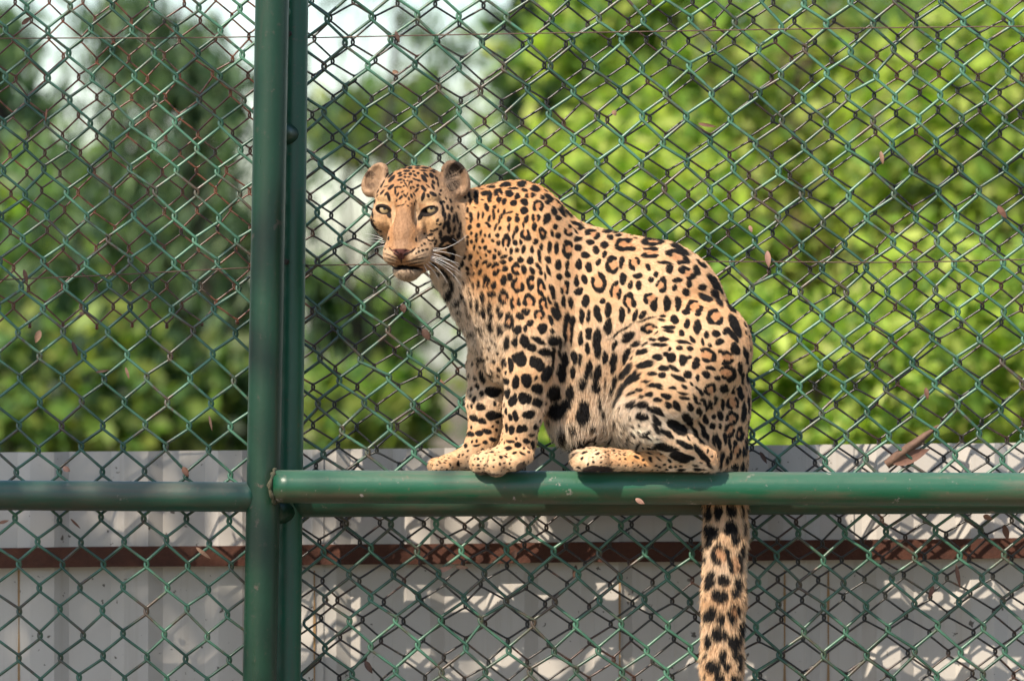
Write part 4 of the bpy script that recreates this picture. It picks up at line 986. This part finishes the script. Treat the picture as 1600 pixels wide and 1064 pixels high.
def tree(name, label, cat, blobs_px, Y, n, size, cols, seed, trunk_px, trunk_r, group='trees and bushes beyond the fence', bark=None, cl=70, hang=0.0, slim=.5, tight=.24, depth=None, strands=0):
    r = np.random.default_rng(seed); s = S*(CAM_D+Y)/CAM_D
    blobs = []
    for (x, y, rx, ry) in blobs_px:
        c = np.array(at(x, y, Y)); dz = depth or min(rx, ry)*s
        blobs.append((c+np.array([0, r.normal()*.2, 0]), (rx*s, dz, ry*s)))
    base = at(trunk_px, 532, Y); base.z = 0
    root = empty(name, base); tag(root, label, cat, group)
    pos, C = clumped(blobs, n, r, cl, tight)
    pos = pos[pos[:, 2] > .02]
    if strands:        # weeping twigs hung with narrow leaves
        k = r.choice(len(C), strands); st = C[k]+r.normal(size=(strands, 3))*np.array([.3, .3, .15])
        L = r.uniform(.5, 1.6, strands); m_ = 44
        t = r.random((strands, m_)); p2 = st[:, None, :]+np.stack([np.sin(t*2+k[:, None])*.05, 0*t, -t*L[:, None]], 2)
        p2 = p2.reshape(-1, 3)+r.normal(size=(strands*m_, 3))*.025
        pos = np.concatenate([pos, p2[p2[:, 2] > .05]])
    crown = link('crown', leaf_mesh('crown', pos, size, np.array(cols), r, hang, slim), None, None); put(crown, root)
    # trunk with limbs that reach into the clumps
    mb = MB(); top = np.mean([b[0] for b in blobs], 0); top[2] = max(b[0][2] for b in blobs)+.1
    b0 = np.array(base); mid = b0*.5+top*.5+r.normal(size=3)*.08
    P = catmull([b0, b0*.8+mid*.2+r.normal(size=3)*.03, mid, top], 5)
    mb.tube(P, np.linspace(trunk_r*1.25, trunk_r*.35, len(P)), 10)
    for i in r.choice(len(C), min(16, len(C)), replace=False):
        t = np.clip((C[i][2]-.4)/(top[2]+.01), .15, .95)*r.uniform(.55, .9); a = P[int(t*(len(P)-1))]
        m = (a+C[i])/2+np.array([0, 0, .12])+r.normal(size=3)*.08
        Q = catmull([a, m, C[i]], 4); mb.tube(Q, np.linspace(trunk_r*.42, trunk_r*.09, len(Q)), 6)
    mb.build('trunk', bark or M_bark, root); return root
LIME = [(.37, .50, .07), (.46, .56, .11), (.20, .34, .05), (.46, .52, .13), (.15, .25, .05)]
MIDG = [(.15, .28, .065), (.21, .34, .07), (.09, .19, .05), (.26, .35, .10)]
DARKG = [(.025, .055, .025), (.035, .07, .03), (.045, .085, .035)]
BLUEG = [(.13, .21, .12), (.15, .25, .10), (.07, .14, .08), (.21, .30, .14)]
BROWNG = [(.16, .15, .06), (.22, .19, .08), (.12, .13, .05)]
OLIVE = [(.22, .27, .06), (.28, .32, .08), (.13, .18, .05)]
# right: a wall of sunlit young leaves
tree('bush', 'sunlit lime green bush behind the leopard\'s back and rump', 'bush', [(1020, 420, 170, 190), (960, 250, 120, 130)], 7.2, 7514, 0.078, LIME, 21, 1040, .035, tight=.165, cl=75)
tree('bush', 'low lime green bush right of the leopard\'s rump, just over the sheet fence', 'bush', [(1260, 610, 190, 150)], 6.2, 6011, 0.074, LIME, 22, 1250, .03, tight=.165, cl=55)
tree('bush', 'bright yellow green bush at the photo\'s far right, above the big curled leaf', 'bush', [(1540, 560, 190, 200)], 6.4, 6936, 0.078, LIME, 23, 1520, .03, tight=.165, cl=60)
tree('tree', 'young lime green tree in the upper right corner', 'tree', [(1510, 220, 190, 210)], 7.6, 7514, 0.082, LIME+LIME+OLIVE, 24, 1560, .05, tight=.165, cl=60)
tree('tree', 'sunlit green tree with a bare brown trunk in the middle of the right panel', 'tree', [(1290, 330, 170, 170), (1230, 110, 150, 110)], 8.2, 9392, 0.082, LIME+OLIVE+BROWNG, 25, 1205, .11, cl=62)
tree('tree', 'tall yellow green tree above the leopard\'s shoulder', 'tree', [(1010, 90, 180, 110), (1130, 230, 100, 90)], 9.0, 6011, 0.082, LIME+MIDG, 26, 1110, .07, tight=.165, cl=56)
tree('bush', 'shaded mid green bush between the leopard\'s rump and the sheet fence', 'bush', [(1000, 640, 190, 120)], 6.8, 6069, 0.074, MIDG+LIME, 27, 980, .03, cl=48)
# behind them the dark of the grove
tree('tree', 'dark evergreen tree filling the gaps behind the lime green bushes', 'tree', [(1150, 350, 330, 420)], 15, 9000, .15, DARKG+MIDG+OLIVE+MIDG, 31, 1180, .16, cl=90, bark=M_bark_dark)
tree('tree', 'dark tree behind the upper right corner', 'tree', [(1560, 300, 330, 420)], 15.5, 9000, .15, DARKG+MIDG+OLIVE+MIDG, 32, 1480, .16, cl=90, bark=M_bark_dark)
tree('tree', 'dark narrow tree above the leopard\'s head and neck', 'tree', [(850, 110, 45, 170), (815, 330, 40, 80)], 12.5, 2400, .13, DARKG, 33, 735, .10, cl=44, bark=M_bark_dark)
# left: darker, cooler trees
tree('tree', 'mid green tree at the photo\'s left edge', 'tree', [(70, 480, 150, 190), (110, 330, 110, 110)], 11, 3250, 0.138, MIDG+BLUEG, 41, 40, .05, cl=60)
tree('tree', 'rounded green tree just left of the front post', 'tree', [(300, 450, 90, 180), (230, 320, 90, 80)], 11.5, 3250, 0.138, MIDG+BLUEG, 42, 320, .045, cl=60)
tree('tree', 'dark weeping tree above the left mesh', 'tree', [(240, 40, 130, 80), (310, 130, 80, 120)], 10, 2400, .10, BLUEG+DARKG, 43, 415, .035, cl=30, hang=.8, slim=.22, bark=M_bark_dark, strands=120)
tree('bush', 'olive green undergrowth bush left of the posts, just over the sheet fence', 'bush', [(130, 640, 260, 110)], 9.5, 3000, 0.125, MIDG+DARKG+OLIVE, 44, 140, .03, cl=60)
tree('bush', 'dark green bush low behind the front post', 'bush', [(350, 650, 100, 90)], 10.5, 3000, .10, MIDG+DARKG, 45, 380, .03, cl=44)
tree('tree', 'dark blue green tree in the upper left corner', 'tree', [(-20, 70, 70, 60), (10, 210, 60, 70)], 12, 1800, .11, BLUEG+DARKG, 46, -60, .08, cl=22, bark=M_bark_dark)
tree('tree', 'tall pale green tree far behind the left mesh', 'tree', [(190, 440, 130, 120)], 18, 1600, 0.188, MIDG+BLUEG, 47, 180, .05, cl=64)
# between post and leopard: thin weeping crowns against the white sky
tree('tree', 'weeping tree whose dark twigs hang on white sky near the leopard\'s head', 'tree', [(620, 10, 130, 50), (560, 90, 50, 40), (700, 50, 70, 60)], 11, 420, .07, BLUEG+DARKG, 51, 452, .03, cl=9, hang=.85, slim=.2, bark=M_bark_dark, strands=16)
tree('tree', 'small green crown in the sky gap above the leopard\'s left ear', 'tree', [(610, 190, 95, 48)], 16, 1800, .13, MIDG+OLIVE, 52, 575, .018, cl=24)
tree('tree', 'dark green tree right of the posts at the height of the leopard\'s chest', 'tree', [(560, 510, 90, 45), (490, 440, 30, 50)], 13, 1500, .12, DARKG+MIDG, 53, 455, .04, cl=30, bark=M_bark_dark)
tree('bush', 'yellow green bush behind the fence left of the leopard\'s forelegs', 'bush', [(600, 650, 130, 50), (520, 600, 60, 36)], 9.0, 2200, .10, OLIVE+MIDG, 54, 590, .03, cl=34)
def sapling(label, px_base, px_top, py_top, Y, rad, forks, seed):
    r = np.random.default_rng(seed); b = at(px_base, 532, Y); b.z = 0; t = at(px_top, py_top, Y)
    root = empty('tree', b); tag(root, label, 'tree', 'trees and bushes beyond the fence')
    P = catmull([np.array(b), np.array(b)*.6+np.array(t)*.4+r.normal(size=3)*.04, np.array(b)*.25+np.array(t)*.75+r.normal(size=3)*.05, np.array(t)], 8)
    mb = MB(); mb.tube(P, np.linspace(rad, rad*.35, len(P)), 10); mb.build('trunk', M_bark_sun, root)
    ends = []
    for (f_, dx, dy) in forks:
        a = P[int(f_*(len(P)-1))]; s_ = S*(CAM_D+Y)/CAM_D; e = a+np.array([dx*s_, r.normal()*.15, -dy*s_])
        mb = MB(); Q = catmull([a, (a+e)/2+r.normal(size=3)*.04, e], 5); mb.tube(Q, np.linspace(rad*.5, rad*.15, len(Q)), 7); mb.build('limb', M_bark_sun, root); ends.append(e)
    pos = np.concatenate([e+r.normal(size=(90, 3))*.11 for e in ends+[P[-1]]])
    put(link('crown', leaf_mesh('crown', pos, .085, np.array(LIME+MIDG), r)), root)
M_bark_sun = rough_mat('bark_sunlit', (.12, .08, .045), (.18, .125, .075), 6, .95, .6, .02, (1, 1, .3))
sapling('slender bare brown stem among the bushes in the middle of the right panel', 1225, 1205, 120, 8.6, .030, [(.72, 90, -110), (.8, -80, -90)], 3)
sapling('thin leaning brown stem right of the middle of the right panel', 1440, 1360, 230, 8.0, .028, [(.7, 60, -120), (.85, -70, -40)], 4)
# a tree beside the camera, out of view, that keeps the left part of the enclosure in shade
def shade_tree():
    r = np.random.default_rng(77); sd = np.array(SUN_DIR)
    c = np.array([-1.92, .2, 1.6])+sd*6.2
    base = Vector((c[0]-.9, c[1]-.3, 0)); root = empty('tree', base)
    tag(root, 'leafy tree beside the viewer whose shade falls on the left part of the fence', 'tree')
    pos, C = clumped([(c, (1.05, 1.2, 1.3)), (c+np.array([-1.3, .2, .2]), (1.3, 1.3, 1.3))], 15000, r, 120, .30, .1)
    put(link('crown', leaf_mesh('crown', pos, .13, np.array(MIDG), r)), root)
    mb = MB(); P = catmull([np.array(base), np.array(base)+np.array([.05, 0, 2.2]), c-np.array([.5, 0, .6]), c+np.array([0, 0, .6])], 6)
    mb.tube(P, np.linspace(.16, .04, len(P)), 10)
    for i in range(0, 18):
        a = P[r.integers(9, len(P)-2)]; Q = catmull([a, (a+C[i])/2+np.array([0, 0, .1]), C[i]], 4); mb.tube(Q, np.linspace(.05, .012, len(Q)), 6)
    mb.build('trunk', M_bark, root)
shade_tree()
# ================================================================ dead leaves caught in the wires
def dead_mat(name, a, b):
    return rough_mat(name, a, b, 60, .75, .3, .002)
M_dead = [dead_mat('dead_leaf_brown', (.16, .075, .045), (.10, .045, .03)), dead_mat('dead_leaf_tan', (.27, .16, .10), (.20, .11, .07)), dead_mat('dead_leaf_dark', (.055, .028, .02), (.09, .045, .03)), dead_mat('dead_leaf_pink', (.34, .19, .14), (.25, .13, .095)), dead_mat('dead_leaf_rolled', (.17, .095, .06), (.09, .05, .033))]
def dead_leaf(x, y, ln, wd, deg, d, mat, label, curl=.6, seed=0, side=-1, roll=False):
    if ln < 50: ln *= .82; wd *= .8
    """an oval leaf with midrib and tip, curled about its length; deg is the tip's direction, clockwise from right"""
    r = np.random.default_rng(seed+int(x)); n, m = 11, 5
    V = []; F_ = []
    c, s_ = math.cos(R(deg)), math.sin(R(deg)); tw = r.uniform(-.5, .5)
    for i in range(n):
        t = i/(n-1); hw = wd*.5*(math.sin(math.pi*min(1, t*1.02)**.8)**.8 if 0 < t < 1 else .02)+.25
        if roll: hw = wd*.5*min(1, .7+t*2)*max(0, 1-t)**.5+.6+r.normal()*.5
        for j in range(m):
            q = j/(m-1)*2-1; ang = q*curl*1.6
            u = (t-.5)*ln; v = hw*math.sin(ang)/max(.3, curl*1.6) if curl > .05 else hw*q
            w = side*abs(hw)*(1-math.cos(ang))*1.2+ln*.12*curl*(2*t-1)**2-.8*(1-abs(q))+r.normal()*.25+tw*q*hw*(t-.5)
            V.append((x+u*c-v*s_, y+u*s_+v*c, d+w))
    for i in range(n-1):
        for j in range(m-1): F_.append((i*m+j, i*m+j+1, (i+1)*m+j+1, (i+1)*m+j))
    ctr = at(x, y, d*S)
    W_ = [tuple(at(a, b, e*S)-ctr) for a, b, e in V]; k = len(W_)
    W_ += [(a, b+.0005, e) for a, b, e in W_]; F_ += [tuple(k+i for i in reversed(f)) for f in F_]
    me = bpy.data.meshes.new('dead_leaf'); me.from_pydata(W_, [], F_); me.polygons.foreach_set('use_smooth', [True]*len(F_))
    o = link('dead_leaf', me, M_dead[mat]); o.location = ctr
    tag(o, label, 'leaf', 'dead leaves caught in the fence'); return o
DL = [(1200, 405, 32, 13, 85, 132, 3, 'upright pinkish dead leaf hanging right of the leopard\'s rump'),
 (1566, 332, 30, 13, 55, 132, 0, 'brown dead leaf near the photo\'s right edge at upper height'),
 (1173, 358, 14, 8, 70, 132, 3, 'small pink leaf scrap just above the upright pinkish leaf'),
 (1378, 247, 26, 9, 80, 134, 1, 'tan curled leaf hanging high in the middle of the right mesh'),
 (1105, 196, 36, 7, 10, 134, 0, 'thin brown leaf lying level on the right mesh above the leopard\'s back'),
 (960, 177, 12, 10, 60, 134, 1, 'tiny pale yellow leaf stuck above the leopard\'s shoulder'),
 (40, 432, 28, 9, 75, 60, 0, 'brown leaf at the left edge just under the pale tension wire'),
 (59, 526, 26, 14, 110, 60, 1, 'broad tan leaf on the left mesh by the torn mesh points'),
 (128, 490, 11, 7, 20, 60, 1, 'tiny tan leaf scrap between the torn mesh points'),
 (117, 545, 30, 9, 70, 60, 2, 'dark crumpled leaf hanging below the broad tan leaf'),
 (160, 580, 26, 5, -8, 60, 2, 'dark slender leaf lying level on the left mesh'),
 (199, 583, 24, 6, 72, 60, 1, 'slender pale leaf hanging upright in the left mesh'),
 (329, 661, 30, 5, 78, 60, 1, 'long thin leaf hanging near the front post above the sheet fence'),
 (104, 733, 16, 12, 30, 60, 3, 'pinkish leaf caught just above the left rail'),
 (290, 737, 22, 13, 60, 60, 0, 'brown leaf above the left rail nearer to the posts'),
 (6, 815, 20, 7, -15, 60, 3, 'pink leaf at the left edge just below the left rail'),
 (118, 818, 26, 5, 45, 60, 0, 'thin curled brown leaf just below the left rail'),
 (318, 864, 36, 8, 38, 60, 1, 'pale slender leaf crossing the rusty rail left of the posts'),
 (41, 33, 22, 10, -40, 60, 0, 'curled reddish leaf in the upper left corner'),
 (72, 180, 26, 4, 95, 60, 0, 'reddish twig like leaf hanging in the upper left mesh'),
 (621, 58, 24, 8, 70, 134, 2, 'dark brown leaf hanging on the top tension wire right of the posts'),
 (618, 113, 13, 8, 10, 134, 1, 'small tan leaf above the leopard\'s head'),
 (630, 482, 18, 14, 80, 134, 2, 'dark round leaf like a seed below the leopard\'s chin'),
 (666, 523, 26, 16, 60, 134, 2, 'dark crumpled leaf left of the leopard\'s chest'),
 (688, 595, 22, 7, 40, 170, 1, 'tan leaf left of the leopard\'s far foreleg'),
 (694, 889, 36, 11, -15, 136, 3, 'pinkish leaf hanging under the rusty rail below the forepaws'),
 (722, 886, 26, 9, 5, 136, 1, 'pale leaf beside the pinkish one under the rusty rail'),
 (803, 866, 20, 13, -70, 136, 0, 'brown leaf on the mesh over the rusty rail below the forepaws'),
 (576, 1042, 28, 13, 60, 136, 2, 'dark brown leaf at the bottom edge right of the posts'),
 (898, 893, 26, 10, 100, 170, 2, 'dark leaf hanging in front of the sheets under the rusty rail'),
 (1455, 925, 26, 10, 110, 136, 0, 'brown curled leaf low on the right mesh'),
 (1497, 900, 44, 9, 80, 136, 0, 'long brown curled leaf below the rail near the photo\'s right edge'),
 (1572, 832, 30, 14, 75, 136, 0, 'crumpled reddish leaf below the rail at the far right'),
 (1543, 808, 18, 12, 20, 136, 3, 'pinkish crumpled leaf below the rail beside the reddish one'),
 (1448, 615, 24, 10, 80, 134, 0, 'brown curled leaf above the big curled leaf'),
 (1193, 715, 26, 9, 60, 134, 2, 'black tattered leaf right of the leopard\'s tail base')]
for a in DL: dead_leaf(*a, curl=.55)
dead_leaf(1428, 694, 108, 40, -37, 130, 4, 'big brown curled leaf lodged above the front rail at right', curl=1.25, side=1, roll=True)
dead_leaf(1424, 713, 62, 22, -22, 140, 0, 'dark back half of the big curled leaf above the rail', curl=.5)
dead_leaf(1000, 783, 20, 9, 30, -26, 3, 'small pink leaf stuck on the front of the green front rail', curl=.2)
